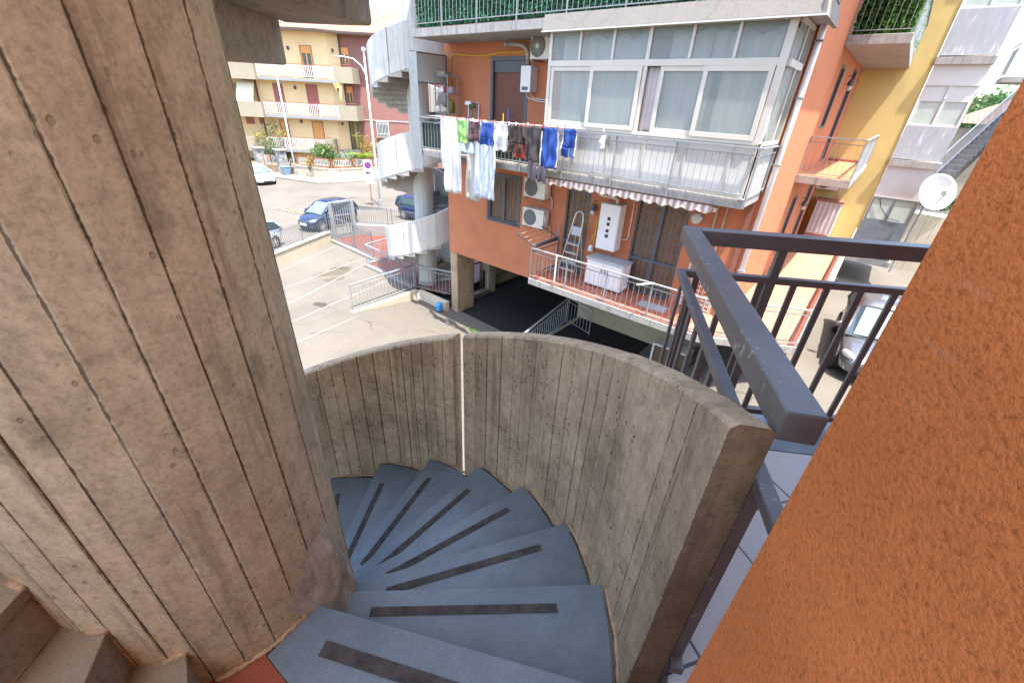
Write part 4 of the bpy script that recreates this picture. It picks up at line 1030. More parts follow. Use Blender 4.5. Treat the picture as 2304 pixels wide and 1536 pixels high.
# step ladder
t=thing('step_ladder','aluminium step ladder standing open in front of a terrace door','ladder',(-6.2,10.2,-4.46))
mb=MB(); top=(-6.07,10.38,-2.60)
mb.tube([(-6.42,10.02,-4.46),(-6.22,10.36,-2.75),(-6.19,10.39,-2.62),(-6.12,10.40,-2.57),(-6.04,10.40,-2.57),(-5.97,10.39,-2.62),(-5.94,10.36,-2.75),(-5.86,10.06,-4.46)],.02,7); mb.build('rail',M['alu'],t,smooth=True)
mb=MB(); mb.tube([(-6.30,10.66,-4.46),(-6.17,10.45,-3.2)],.016,6); mb.tube([(-5.92,10.66,-4.46),(-5.99,10.45,-3.2)],.016,6); mb.build('rear_leg',M['alu'],t)
for i,z in enumerate((-4.22,-3.98,-3.73,-3.48)):
    k=(z+4.46)/1.85; mb=MB(); mb.box(-6.40+.19*k,10.05+.30*k,z,-5.88-.07*k,10.15+.30*k,z+.03); mb.build('step',M['alu'],t)
mb=MB(); mb.box(-6.24,10.30,-3.22,-5.93,10.40,-2.98); mb.build('platform',M['plastic_grey'],t)
mb=MB(); mb.tube([(-6.9+.1,10.5,-4.45),(-6.87,10.62,-3.1)],.014,6); mb.box(-6.9,10.38,-4.46,-6.68,10.55,-4.40); tag(mb.build('broom',M['bin']),'turquoise broom leaning in the left corner of the terrace','broom')
mb=MB(); mb.box(-3.75,9.87,-4.461,-3.02,10.25,-4.448); tag(mb.build('rug',plain('grey_rug',(.33,.32,.33,1),.95,var=.3,scale=30)),'grey rug lying on the terrace tiles before the double door','rug')
# drying rack clamped to the terrace corner
t=thing('drying_rack','folding drying rack with dark arms clamped on the left corner of the terrace railing','drying rack',(-6.95,9.5,-3.58))
mb=MB(); mb.beam((-6.86,9.36,-3.53),(-6.86,10.6,-3.50),.05,.05); mb.beam((-6.88,9.36,-3.50),(-7.25,9.10,-3.22),.03,.03); mb.beam((-6.88,10.55,-3.48),(-7.3,10.3,-3.20),.03,.03); mb.build('arm',M['irongrille'],t)
mb=MB()
for i in range(4): k=i/3; mb.tube([(-6.92-.33*k,9.35-.22*k,-3.49+.26*k),(-6.92-.36*k,10.52-.22*k,-3.47+.26*k)],.004,4)
mb.build('wire',M['white'],t)
for x,y,dx,dy,lab in ((-6.0,9.30,.03,-.02,'left'),(-3.2,9.28,-.3,-.25,'right')):
    mb=MB(); mb.beam((x,y,-3.54),(x+dx-.02,y+dy,-3.56-(.75 if lab=='left' else .04)),.03,.03); tag(mb.build('line_arm',M['white'],),'white clothes-line arm folded %s on the terrace railing'%('down' if lab=='left' else 'outwards'),'arm')
# lamps
def wall_lamp(x,y,z,ax,label):
    t=thing('wall_lamp',label,'lamp',(x,y,z)); mb=MB(); d=Vector(ax)
    mb.tube([Vector((x,y,z+.14)),Vector((x,y,z+.14))+d*.12,Vector((x,y,z+.06))+d*.12],.012,6); mb.build('arm',M['darkgrey'],t)
    c=Vector((x,y,z-.06))+d*.12; mb=MB(); mb.lathe([(.05,.12),(.085,.02),(.085,-.03),(.03,-.05)],c,10); mb.build('lamp_shade',M['irongrille'],t)
    mb=MB(); mb.lathe([(.06,-.051),(.075,-.12),(.03,-.17)],c,10); mb.build('globe',M['frost'],t)
wall_lamp(-5.79,10.69,-2.4,(0,-1,0),'dark lantern wall lamp between ladder door and white cabinet')
wall_lamp(-1.79,17.6,.98,(1,0,0),'black wall lamp between two tall windows on the salmon side wall')
wall_lamp(-1.79,17.6,-2.5,(1,0,0),'dark wall lamp under the small side balcony of the salmon wall')
mb=MB(); mb.lathe([(.13,0),(.13,-.05),(.10,-.09),(.02,-.11)],(-3.03,10.69,-2.22),18,'y'); tag(mb.build('round_lamp',M['frost'],smooth=True),'round bulkhead lamp right of the terrace double door','lamp')
# cupboard and curtain on the ground floor under the side balcony
t=thing('outdoor_cupboard','tall pale pink curtain-fronted cupboard by the yellow wall on the side terrace','cupboard',(-1.2,20.5,-4.46))
mb=MB(); mb.box(-1.55,20.35,-4.46,-.75,20.95,-2.75); mb.build('body',M['cab_white'],t)
mb=MB(); mb.grid(lambda u,v:(-1.53+.76*u,20.33++.006*math.sin(u*30),-3.9+1.1*v),48,4); mb.build('curtain',M['curtain_pink'],t,solid=.005)
mb=MB(); mb.box(-1.6,20.3,-2.748,-.7,20.98,-2.68); mb.build('top',M['brownpipe'],t); mb=MB(); mb.box(-1.53,20.32,-4.4,-.77,20.349,-3.95); mb.build('drawer',M['red_shutter'],t)
# satellite dish
t=thing('satellite_dish','large white satellite dish on a pole beside the panelled yellow building','satellite dish',(1.5,20.75,-2.0))
dm=MB()
def fd(u,v):
    r=.58*v; a=2*PI*u; return Vector((1.55+r*math.cos(a)*.98,20.55-.30*(v*v)+.0,-2.0+r*math.sin(a)))
dm.grid(fd,32,8,True)
ddir=Vector((.50,-.80,.36)).normalized(); rot=Vector((0,-1,0)).rotation_difference(ddir); cc=Vector((1.55,20.4,-2.0))
dm.map(lambda p:cc+rot@(p-cc)); dm.build('dish',M['white'],t,smooth=True,solid=.02)
lnb=cc+ddir*.55+Vector((.0,0,-.1)); mb=MB(); mb.tube([cc+rot@Vector((0,0,-.60)),lnb],.025,6); mb.build('feed_arm',M['plastic_grey'],t); mb=MB(); mb.beam(lnb+ddir*.05,lnb-ddir*.16,.12,.12); mb.build('receiver',M['plastic_grey'],t)
mb=MB(); mb.tube([(1.50,20.75,-4.9),(1.50,20.75,-2.05),(1.53,20.6,-2.0)],.03,8); mb.build('pole',M['galv'],t)

# ------------------------------------------------------------------ the white spiral staircase at the end of the orange building
S2=(-14.0,11.3); s2=thing('spiral_staircase','white painted concrete spiral staircase at the left end of the orange building','staircase',(S2[0],S2[1],G))
column('column',S2,.395,G,6.5,22,M['conc_white'],s2,31,20)
mb=MB(); mb.lathe([(.43,0),(.46,.05),(.44,.20),(.40,.22)],(S2[0],S2[1],G),18); mb.build('plinth',M['conc_far'],s2)
Q1,Q2=1.52,1.62
# clockwise descent; z of the tread at angle a (degrees, measured from +x); landing of the middle floor faces the building
PER=3.04; STP=360/19; RS=PER/19
def z2(n): return -1.46-RS*n          # n-th tread below the middle landing
A20=20.0
lo=-18; 
for n in range(lo,38):
    z=z2(n)
    if z<G+.12 or z>5.2: continue
    a0=A20-STP*n; a1=a0-STP
    mb=MB(); wedge(mb,S2,.3,Q1-.005,a1-1,a0+1,z-.035,z); mb.build('tread',M['slate_warm_lit'] if n>24 else M['slate'],s2)
    mb=MB(); wedge(mb,S2,.3,Q2,a1+.3,a0,z-.42,z-.036,3); mb.build('step_block',M['conc_white_plain'],s2,bevel=.012)
def zt2(a): return z2((A20-a)/STP)+1.02
seeds=40
for a0,a1 in ((-70.4,-2),(-152,-71.6),(-236,-153.5),(-318,-237.5),(-352,-319.5)):
    for turn in (1,0,-1):
        off=-360*turn
        f=lambda a:zt2(a+off); zz=f(a0)
        if zz>6.6 or f(a1)<G+.9: continue
        seeds+=1
        curved_panel('parapet',S2,Q1+.005,Q2+.012,a0,a1,max(4,int((a1-a0)/5.5)),lambda a:max(G+.01,zt2(a+off)-1.24),f,M['conc_white'],s2,seeds,6,.2)
# engraved step line and lower edge
for turn in (0,1,-1): pass
mb=MB(); mb.box(-13.35,10.9,-1.62,-11.62,12.2,-1.46); mb.build('landing_slab',M['conc_white_plain'],s2)
# small floodlight fixed to its soffit
mb=MB(); mb.box(-13.62,9.95,-2.62,-13.42,10.08,-2.48); mb.tube([(-13.52,10.08,-2.5),(-13.6,10.3,-2.42)],.02,6); tag(mb.build('floodlight',M['plastic_grey']),'small grey floodlight under the white spiral staircase by the laundry','floodlight')

# ------------------------------------------------------------------ ground
RX0,RX1,RY0,RY1=-13.85,-7.3,7.4,23.7
g=MB(); E_=600
g.add([(-E_,-E_,G),(RX1,-E_,G),(RX1,RY0,G),(RX0,RY0,G),(-E_,RY0,G)],[(0,1,2,3,4)])
g.add([(-E_,RY0,G),(RX0,RY0,G),(RX0,RY1,G),(-E_,RY1,G)],[(0,1,2,3)]); g.add([(-E_,RY1,G),(RX0,RY1,G),(RX1,RY1,G),(RX1,E_,G),(-E_,E_,G)],[(0,1,2,3,4)])
sm=lambda t:(lambda c:c*c*(3-2*c))(max(0,min(1,t)))
def zg(x,y): return G+1.7*sm((x+4.2)/4.0)*sm((y-3.5)/7.5)
xs=[RX1,-4.2]+[-4.2+.35*i for i in range(1,12)]+[.2,3,12,60,E_]; ys=[RY0]+[7.4+.4*i for i in range(1,11)]+[13.28,18,RY1,60,E_]; yl=[-E_,-20,3.5]+[3.5+.4*i for i in range(1,10)]+[RY0]
def patch(xs,ys):
    o=len(g.v); n=len(xs)
    for y in ys:
        for x in xs: g.v.append((x,y,zg(x,y)))
    for j in range(len(ys)-1):
        for i in range(n-1): g.f.append((o+j*n+i,o+j*n+i+1,o+(j+1)*n+i+1,o+(j+1)*n+i))
patch(xs,ys); patch(xs,yl)
struct('ground',g,M['lot'],weld=True,recalc=False)
GL=G-.42
d=MB(); d.add([(RX0,RY0,G),(RX1,RY0,G),(RX1,10.7,GL),(RX0,10.7,GL),(RX1,RY1,GL),(RX0,RY1,GL)],[(0,1,2,3),(3,2,4,5)])
struct('driveway',d,M['lot'],recalc=False)
d=MB(); d.add([(-12.4,10.95,GL+.004),(-7.32,10.75,GL+.004),(-7.32,23.5,GL+.004),(-12.4,23.5,GL+.004)],[(0,1,2,3)]); d.box(-11.3,10.35,GL-.06,-7.5,10.62,GL-.03); struct('passage_floor',d,M['drive_shade'],recalc=False)  # darkened floor sheet, the passage shade is in its colour
d=MB(); d.add([(-11.4,9.75,G-.305),(-7.6,9.75,G-.305),(-7.6,10.05,G-.345),(-11.4,10.05,G-.345)],[(0,1,2,3)]); struct('drain_channel',d,plain('drain_grating',(.04,.035,.03,1),.8,var=.5,scale=30),recalc=False)
d=MB(); d.add([(-7.28,10.2,G+.004),(-4.25,10.3,G+.004),(-4.25,13.28,G+.004),(-7.14,13.28,G+.004)],[(0,1,2,3)]); struct('yard_shade_sheet',d,M['drive_shade'],recalc=False)  # dark sheet painted where the terrace shades the ground
mb=MB()
for (x0,y0),(x1,y1) in (((-19.64,7.05),(-21.63,11.2)),((-17.75,6.77),(-18.86,11.1)),((-16.36,6.66),(-18.1,10.79)),((-14.6,5.6),(-15.5,10.1)),((-12.9,4.0),(-13.3,7.2))):
    p=Vector((x0,y0,G+.006));q=Vector((x1,y1,G+.006)); p=p+(p-q)*.5; n=(q-p).cross(Vector((0,0,1))).normalized()*.045
    mb.add([p-n,p+n,q+n,q-n],[(0,1,2,3)])
struct('parking_lines',mb,M['line'],recalc=False)
# oil and sand stains on the car park
def stain(x,y,rx,ry,a,m,sd):
    mb=MB(); rg=random.Random(sd); pts=[]
    for k in range(28):
        t_=2*PI*k/28; q=1+.55*noise.noise(Vector((math.cos(t_)*1.6,math.sin(t_)*1.6,sd)))+rg.uniform(-.06,.06)
        u,v=rx*q*math.cos(t_),ry*q*math.sin(t_); pts.append((x+u*math.cos(a)-v*math.sin(a),y+u*math.sin(a)+v*math.cos(a),G+.003+.0004*sd))
    mb.add(pts,[tuple(range(28))]); struct('ground_stain',mb,m,recalc=False)
stm=asphalt('sandy_stain',(.11,.092,.066,1),.2); std=asphalt('oil_stain',(.075,.066,.055,1),.2)
stain(-17.9,9.0,.9,.35,1.2,stm,1); stain(-18.3,9.5,.45,.2,1.0,std,2); stain(-17.3,8.6,.5,.22,1.4,stm,3); stain(-15.2,6.8,.35,.2,.3,std,4); stain(-28.5,17.2,1.6,.5,.6,std,5)
# street behind the low wall
rd=MB(); rd.add([(-23.3,-60,G+.004),(-20.0,3,G+.004),(-22.55,11.2,G+.004),(-23.0,13.2,G+.004),(-20.2,15.2,G+.004),(-16.5,17.2,G+.004),(-12.9,19.5,G+.004),(-12.9,90,G+.004),(-37.6,90,G+.004),(-37.8,25.2,G+.004),(-37.75,23.4,G+.004),(-38.9,19.3,G+.004),(-43.7,17.8,G+.004),(-62,11,G+.004),(-62,-60,G+.004)],[tuple(range(15))]); struct('street',rd,M['road'],recalc=False)
KB=[(-75,6.5),(-62,11),(-43.7,17.8),(-41,18.65),(-38.9,19.3),(-38.0,21.2),(-37.75,23.4),(-37.8,25.2),(-38.0,40),(-38,90)]
WL=[(-75,8.3),(-62,12.8),(-49.6,17.5),(-47.75,18.3),(-45.4,19.35),(-43.9,20.05),(-42.2,20.6),(-40.6,21.1),(-39.7,22.2),(-39.35,23.6),(-39.3,26),(-39.5,40),(-39.5,90)]
mb=MB(); mb.prism(KB+WL[::-1],G,G+.13); struct('pavement',mb,M['pave'])
mb=MB(); mb.prism([(x-.02,y+.0) for x,y in WL]+[(-95,90),(-95,8)],G,G+.75); struct('garden_soil',mb,plain('garden_earth',(.22,.15,.09,1),.95,var=.4,scale=3,bump=.5,bs=8))
# stone drain grate in the street
t=thing('street_drain','long rusty slotted drain grate set in the street beyond the blue car','drain',(-30,13.1,G))
mb=MB(); p=Vector((-32.0,12.6,G+.008)); q=Vector((-28.6,13.6,G+.008)); dd=(q-p).normalized(); nn=Vector((-dd.y,dd.x,0)); L=(q-p).length
mb.add([p-nn*.45,q-nn*.45,q+nn*.45,p+nn*.45],[(0,1,2,3)]); mb.build('grate',plain('rusty_grate',(.05,.035,.028,1),.9,var=.4,scale=12),t,recalc=False)
mb=MB()
for i in range(9):
    s=L*(i+.5)/9; mb.beam(p+dd*(s-.1)-nn*.45+Vector((0,0,.012)),p+dd*(s+.1)+nn*.45+Vector((0,0,.012)),.07,.016)
mb.build('bar',M['oldwall'],t)

# ------------------------------------------------------------------ walls, fences and railings of the yard
def wall_path(mb,pts,th,z0,z1,cap=0,capo=.04):
    for i in range(len(pts)-1):
        p=Vector((*pts[i],0)); q=Vector((*pts[i+1],0)); d=(q-p).normalized(); n=Vector((-d.y,d.x,0))*th/2
        mb.prism([(p-n)[:2],(q-n)[:2],(q+n)[:2],(p+n)[:2]],z0,z1)
        if cap:
            n2=n*(1+2*capo/th); mb.prism([(p-n2)[:2],(q-n2)[:2],(q+n2)[:2],(p+n2)[:2]],z1+.001,z1+cap)
    return mb
tag(wall_path(MB(),[(-22.5,11.3),(-20.68,7.35),(-19.4,2.2),(-18.8,-6)],.22,G-.1,G+.52,.05).build('low_wall',M['oldwall'],bevel=.01),'low stained concrete wall with a flat coping between car park and street','wall')
def spiked(nm,label,pts,z0,z1,m,spacing=.115,postev=3,spike=.10,grp='iron fences of the car park'):
    t=thing(nm,label,'fence',(pts[0][0],pts[0][1],z0),0,grp)
    for i in range(len(pts)-1):
        p=Vector((*pts[i],0));q=Vector((*pts[i+1],0));L=(q-p).length;d=(q-p)/L
        mb=MB()
        for z in (z0+.1,z1-.12): mb.beam(Vector((p.x,p.y,z)),Vector((q.x,q.y,z)),.035,.018)
        n=int(L/spacing)
        for k in range(n+1):
            c=p+d*(L*k/n); mb.tube([(c.x,c.y,z0+.05),(c.x,c.y,z1-spike),(c.x,c.y,z1)],.013,5,r1=.008)
        mb.build('bar_panel',M[m],t)
        for k in range(int(L/2)+1):
            c=p+d*(min(L,2.0*k)); mb=MB(); mb.box(c.x-.02,c.y-.02,z0-.02,c.x+.02,c.y+.02,z1-.02); mb.build('post',M[m],t)
    return t
spiked('iron_fence','grey iron bar fence standing on the low stained wall in front of the blue car',[(-22.5,11.3),(-20.68,7.35),(-19.4,2.2)],G+.57,G+1.55,'greysteel')
spiked('iron_fence','dark iron bar fence on the grey retaining wall behind the gate, by the street',[(-22.75,13.1),(-21.0,14.5),(-19.6,15.1),(-16.5,16.9),(-13.5,18.8)],G+.66,G+1.66,'greysteel')
spiked('iron_fence','rust-streaked iron fence with bars, on the kerb between the car park and the red-tiled entrance',[(-22.45,11.42),(-20.2,11.5),(-18.2,11.3)],G+.12,G+1.5,'greysteel',.14)
tag(wall_path(MB(),[(-22.5,11.42),(-18.0,11.3),(-17.75,10.55),(-14.0,10.5)],.25,G-.05,G+.12).build('kerb',M['pave'],bevel=.01),'pale concrete kerb along the end of the parking bays','kerb')
tag(wall_path(MB(),[(-22.75,13.1),(-21.0,14.5),(-19.6,15.1),(-16.5,16.9),(-12.9,19.2)],.28,G-.05,G+.64).build('retaining_wall',stucco('grey_block_wall',(.30,.28,.255,1),scale=12,bump=.6,streak=.5),bevel=.01),'grey block retaining wall behind the red-tiled entrance','wall')
mb=MB(); mb.prism([(-22.4,11.55),(-18.1,11.42),(-17.6,10.6),(-13.86,10.6),(-12.5,11.0),(-12.5,17.6),(-16.4,16.7),(-19.5,14.9),(-20.9,14.3),(-22.6,13.0)],G,G+.06); struct('entrance_tiles',mb,tile('entrance_red_tile',(.17,.045,.025,1),(.18,.10,.07,1),.22,.5))
# gate
t=thing('entrance_gate','galvanised entrance gate of bars between two thick posts beside the blue car','gate',(-22.65,12.4,G))
for x,y in ((-22.72,11.75),(-22.55,12.98)):
    mb=MB(); mb.box(x-.07,y-.09,G,x+.07,y+.09,G+2.05); mb.build('gate_post',M['galv'],t,bevel=.01)
mb=MB()
for i in range(8):
    k=i/7; mb.beam((-22.70+.13*k,11.92+.9*k,G+.08),(-22.70+.13*k,11.92+.9*k,G+1.85),.03,.04,up=(0,1,0))
for z in (.1,.75,1.3,1.83): mb.beam((-22.70,11.89,G+z),(-22.57,12.84,G+z),.03,.05)
mb.build('gate_leaf',M['galv'],t)
mb=MB(); mb.box(-22.75,11.87,G+1.98,-22.52,12.86,G+2.06); mb.build('lintel',M['galv'],t)
# tubular railings round the ramp
def yard_rail(label,pts,z0s,h=1.02,grp='grey railings at the end of the parking bays'):
    t=thing('yard_railing',label,'railing',(pts[0][0],pts[0][1],z0s[0]),0,grp)
    for i in range(len(pts)-1):
        railing_run(pts[i],pts[i+1],(z0s[i],z0s[i+1]),(z0s[i]+h,z0s[i+1]+h),t,'galv',spacing=.17,r=.011,hand=(.06,.05),gap=.16,posts=[0,1],bot=.06,name='bar_panel')
    return t
yard_rail('pale grey railing on top of the sloping rendered ramp wall',[(-13.86,7.43),(-13.98,10.5)],[G+.02,G+.04])
yard_rail('pale grey railing corner standing on the ground at the end of the parking bays',[(-17.9,12.2),(-17.68,10.56),(-14.02,10.5)],[G+.06,G+.06,G+.06])
yard_rail('grey railing between the ramp wall corner and the concrete pillar',[(-13.95,10.55),(-11.95,11.1)],[G+.02,G+.05],1.05)
yard_rail('pale grey railing beside the dark driveway under the terrace corner',[(-6.87,8.0),(-6.87,9.3),(-7.39,12.55)],[G,G,G],1.0)
yard_rail('pale grey railing turning in under the terrace by the basement wall',[(-7.36,12.62),(-6.2,12.3)],[G,G],1.0)
mb=MB(); mb.ext([(-13.86,7.3,G+.02),(-13.86,10.62,G+.02),(-13.86,10.62,GL-.1),(-13.86,7.3,G-.12)],(.20,0,0)); mb.box(-13.86,10.42,GL-.1,-11.9,10.62,G+.02)
tag(mb.build('ramp_wall',M['beige'],bevel=.015),'stained cream ramp wall that gets taller beside the driveway','wall')
mb=MB(); mb.box(-13.62,10.30,G-.35,-13.50,10.415,G-.05); mb.tube([(-13.56,10.36,G-.35),(-13.56,10.36,G-.62)],.03,6); tag(mb.build('meter_box',M['white']),'small white meter box on the end of the ramp wall','box')
mb=MB(); mb.lathe([(.09,0),(.13,.05),(.13,.28),(.08,.36)],(-12.05,10.2,G-.34),12); tag(mb.build('hydrant',plain('blue_plastic',(.03,.25,.5,1),.4)),'blue hose fitting on the ground beside the concrete pillar','fitting')
mb=MB(); mb.box(-.95+RX1,RY0,GL-.2,RX1,RY1,GL-.19); 
tag(wall_path(MB(),[(-7.22,8.0),(-7.22,13.28)],.14,GL-.1,G+.02).build('driveway_wall',M['basement']),'low concrete edge wall on the right side of the dark driveway','wall')
t=thing('passage_gate','black iron gate beside the pillar in the passage under the building','gate',(-12.2,12.4,G))
mb=MB()
for i in range(13): mb.tube([(-12.42,11.75+i*.125,GL+.12),(-12.42,11.75+i*.125,-5.18)],.012,5)
for z in (GL+.15,-6.3,-5.25): mb.beam((-12.42,11.75,z),(-12.42,13.28,z),.03,.05)
mb.build('gate_leaf',M['black'],t)
mb=MB(); mb.box(-12.46,11.71,GL,-12.38,11.748,-5.16); mb.box(-12.46,13.26,GL,-12.38,13.298,-5.16); mb.build('gate_post',M['black'],t)
t=thing('utility_box','cream meter box on a pipe against the passage wall under the building','meter box',(-12.0,13.2,GL)); mb=MB(); mb.box(-12.25,12.98,-6.6,-11.85,13.29,-5.6); mb.build('box',M['beige_smooth'],t,bevel=.01); mb=MB(); mb.tube([(-12.05,13.15,GL),(-12.05,13.15,-6.6)],.04,8); mb.build('pipe',M['copper'],t)
mb=MB()
for _ in range(70):
    c=Vector((-9.7+rnd(-.35,.35),9.95+rnd(-.08,.08),G-.32)); a=Vector((rnd(-1,1),rnd(-1,1),rnd(.2,1))).normalized()*rnd(.05,.13); b=Vector((rnd(-1,1),rnd(-1,1),0)).normalized()*.03; mb.add([c,c+a*.5+b,c+a,c+a*.5-b],[(0,1,2,3)])
tag(mb.build('weed',M['leaf_green'],recalc=False),'small green weeds growing in the drain channel of the driveway','plant')

# ------------------------------------------------------------------ lamp posts and sign
def lamp_post(loc,h,armdir,label,ball,arm=1.6,base=True):
    t=thing('street_lamp',label,'street lamp',loc,0,'street lamps'); x,y,z=loc; d=Vector((*armdir,0)).normalized()
    mb=MB(); mb.tube([(x,y,z),(x,y,z+h*.35),(x,y,z+h)],.085,10,r1=.05); mb.build('pole',M['signwhite'],t,smooth=True)
    if base: mb=MB(); mb.lathe([(.12,0),(.12,.5),(.10,.55)],(x,y,z),12); mb.build('base_sleeve',M['galv'],t)
    top=Vector((x,y,z+h)); mb=MB()
    pts=[top+Vector((0,0,-1.35*1)),top+d*.25+Vector((0,0,-.75)),top+d*.75+Vector((0,0,-.38)),top+d*arm+Vector((0,0,-.30))] if ball else [top+Vector((0,0,-.05)),top+d*.3+Vector((0,0,.22)),top+d*.8+Vector((0,0,.36)),top+d*arm+Vector((0,0,.36))]
    mb.tube(pts,.035,7); mb.build('arm',M['signwhite'],t,smooth=True)
    e=pts[-1]; mb=MB(); mb.beam(e-d*.1,e+d*.55,.24,.07); hd=mb.build('lamp_head',M['plastic_grey'],t,bevel=.02)
    mb=MB(); mb.beam(e+d*.05-Vector((0,0,.042)),e+d*.5-Vector((0,0,.042)),.18,.01); mb.build('lens',M['frost'],hd)
    if ball: mb=MB(); mb.ball(top+Vector((0,0,.12)),.14,.14,.14); mb.build('finial',M['signwhite'],t,smooth=True)
lamp_post((-28.05,18.48,G),9.6,(-.80,-.60),'white street lamp with a ball on top beside the no-parking sign',True,1.35)
lamp_post((-43.2,19.55,G+.13),9.0,(-.80,-.62),'plain white street lamp standing on the pavement before the yellow house',False,.9)
t=thing('traffic_sign','white no-parking sign board on a rusty pole beside the street lamp','sign',(-28.66,18.19,G))
vd=Vector((.84,-.54,0)); sx=Vector((.54,.84,0)); c=Vector((-28.66,18.19,G+2.35))
mb=MB(); mb.tube([(-28.66,18.19,G),(-28.66,18.19,G+3.2)],.035,8); mb.build('pole',M['rust'],t)
mb=MB(); mb.beam(c+vd*.05-Vector((0,0,.40)),c+vd*.05+Vector((0,0,.85)),.62,.02,up=tuple(vd)); bd=mb.build('sign_board',M['signwhite'],t)
def disc(r,z,off,m,nm,ang=None):
    mb=MB(); o=c+vd*off+Vector((0,0,z)); n=24
    if ang is None: mb.ext([o+sx*r*math.cos(2*PI*k/n)+Vector((0,0,r*math.sin(2*PI*k/n))) for k in range(n)],vd*.004)
    else: q=sx*math.cos(ang)+Vector((0,0,math.sin(ang))); mb.beam(o-q*r,o+q*r,.05,.004,up=tuple(vd))
    return mb.build(nm,M[m],bd)
disc(.235,.50,.062,'signred','ring'); disc(.185,.50,.067,'signblue','disc'); disc(.19,.50,.075,'signred','slash',R(-45))
mb=MB()
o=c+vd*.062+Vector((0,0,-.02)); mb.beam(o-sx*.2,o+sx*.08,.004,.14,up=(0,0,1)); mb.beam(o+sx*.1-Vector((0,0,.02)),o+sx*.2-Vector((0,0,.02)),.004,.10)
for i in range(2): mb.beam(c+vd*.062-sx*.16+Vector((0,0,.16-.07*i)),c+vd*.062+sx*.16+Vector((0,0,.16-.07*i)),.004,.022)
mb.build('pictogram',M['darkgrey'],bd)
mb=MB(); mb.beam(c+vd*.05-Vector((0,0,.78)),c+vd*.05-Vector((0,0,.46)),.62,.02,up=tuple(vd)); mb.build('lower_plate',M['plastic_grey'],t)

# ------------------------------------------------------------------ garden wall and fence of the far house
tag(wall_path(MB(),[WL[i] for i in range(5,13)],.30,G-.05,G+.95,.06,.05).build('garden_wall',M['oldwall']),'low rendered garden wall with stone coping before the yellow house','wall')
tag(wall_path(MB(),[WL[0],WL[1],WL[2]],.30,G-.05,G+.95,.06,.05).build('garden_wall',M['oldwall']),'low garden wall left of the stone gate pillars','wall')
for (x,y),lab in (((-47.75,18.35),'left'),((-45.35,19.4),'right')):
    t=thing('gate_pillar','%s of the two rubble stone gate pillars with flat caps'%lab,'pillar',(x,y,G)); mb=MB(); mb.box(x-.38,y-.38,G,x+.38,y+.38,G+2.15); mb.build('shaft',M['stone'],t,bevel=.03)
    mb=MB(); mb.box(x-.5,y-.5,G+2.151,x+.5,y+.5,G+2.32); mb.build('cap',M['pave'],t,bevel=.03)
t=thing('garden_gate','rust-brown iron garden gate with white bars between two stone pillars','gate',(-46.5,18.9,G+.13))
gp,gq=Vector((-47.35,18.53,0)),Vector((-45.73,19.24,0)); gd=(gq-gp).normalized(); GLn=(gq-gp).length
P_=lambda s,z:Vector((gp.x+gd.x*s,gp.y+gd.y*s,G+z))
mb=MB(); mb.beam(P_(.05,.45),P_(GLn-.05,.45),.03,.62)
for s in (.04,GLn/2,GLn-.04): mb.beam(P_(s,.15),P_(s,1.75),.05,.05,up=(gd.x,gd.y,0))
mb.build('frame',M['rust'],t); mb=MB()
for i in range(1,12):
    if i!=6: mb.tube([P_(GLn*i/12,.78),P_(GLn*i/12,1.55+.18*math.sin(PI*i/12))],.022,5)
mb.build('bars',M['white'],t)
# fence panels on the wall
def along(pts,s):
    for i in range(len(pts)-1):
        p=Vector((*pts[i],0));q=Vector((*pts[i+1],0));L=(q-p).length
        if s<=L: return p+(q-p)*(s/L),(q-p).normalized()
        s-=L
    return q,(q-p).normalized()
FW=[WL[i] for i in range(5,12)]
FL=['first','second','third','fourth','fifth','sixth','seventh','eighth']
def fence_panel(p,q,label,z):
    d=(q-p).normalized(); L=(q-p).length; t=thing('fence_panel',label,'fence panel',(p.x,p.y,z),0,'octagonal fence panels on the garden wall')
    P=lambda s,h:Vector((p.x+d.x*s,p.y+d.y*s,z+h))
    oct_=[(.12,.28),(.30,.10),(L-.30,.10),(L-.12,.28),(L-.12,.62),(L-.30,.80),(.30,.80),(.12,.62)]
    mb=MB()
    for i in range(8): mb.beam(P(*oct_[i]),P(*oct_[(i+1)%8]),.05,.075)
    mb.build('frame',M['rust'],t)
    mb=MB(); n=max(5,int((L-.4)/.13))
    for i in range(n): s=.2+(L-.4)*i/(n-1); mb.tube([P(s,.2 if .3<s<L-.3 else .3),P(s,.72 if .3<s<L-.3 else .62)],.022,5)
    for h in (.22,.70): mb.beam(P(.16,h),P(L-.16,h),.02,.03)
    mb.build('bars',M['white'],t)
    mb=MB(); mb.beam(P(0,0),P(0,.88),.07,.07,up=(d.x,d.y,0)); mb.build('post',M['rust'],t)
for i in range(5):
    p,_=along(FW,.15+i*2.0); q,_=along(FW,.15+(i+1)*2.0-.03); fence_panel(p,q,'%s white-barred octagonal fence panel on the garden wall, counting from the gate'%FL[i],G+1.01)
p,_=along([WL[2],WL[1]],.1); q,_=along([WL[2],WL[1]],1.7); fence_panel(p,q,'white-barred octagonal fence panel left of the stone gate pillars',G+1.01)
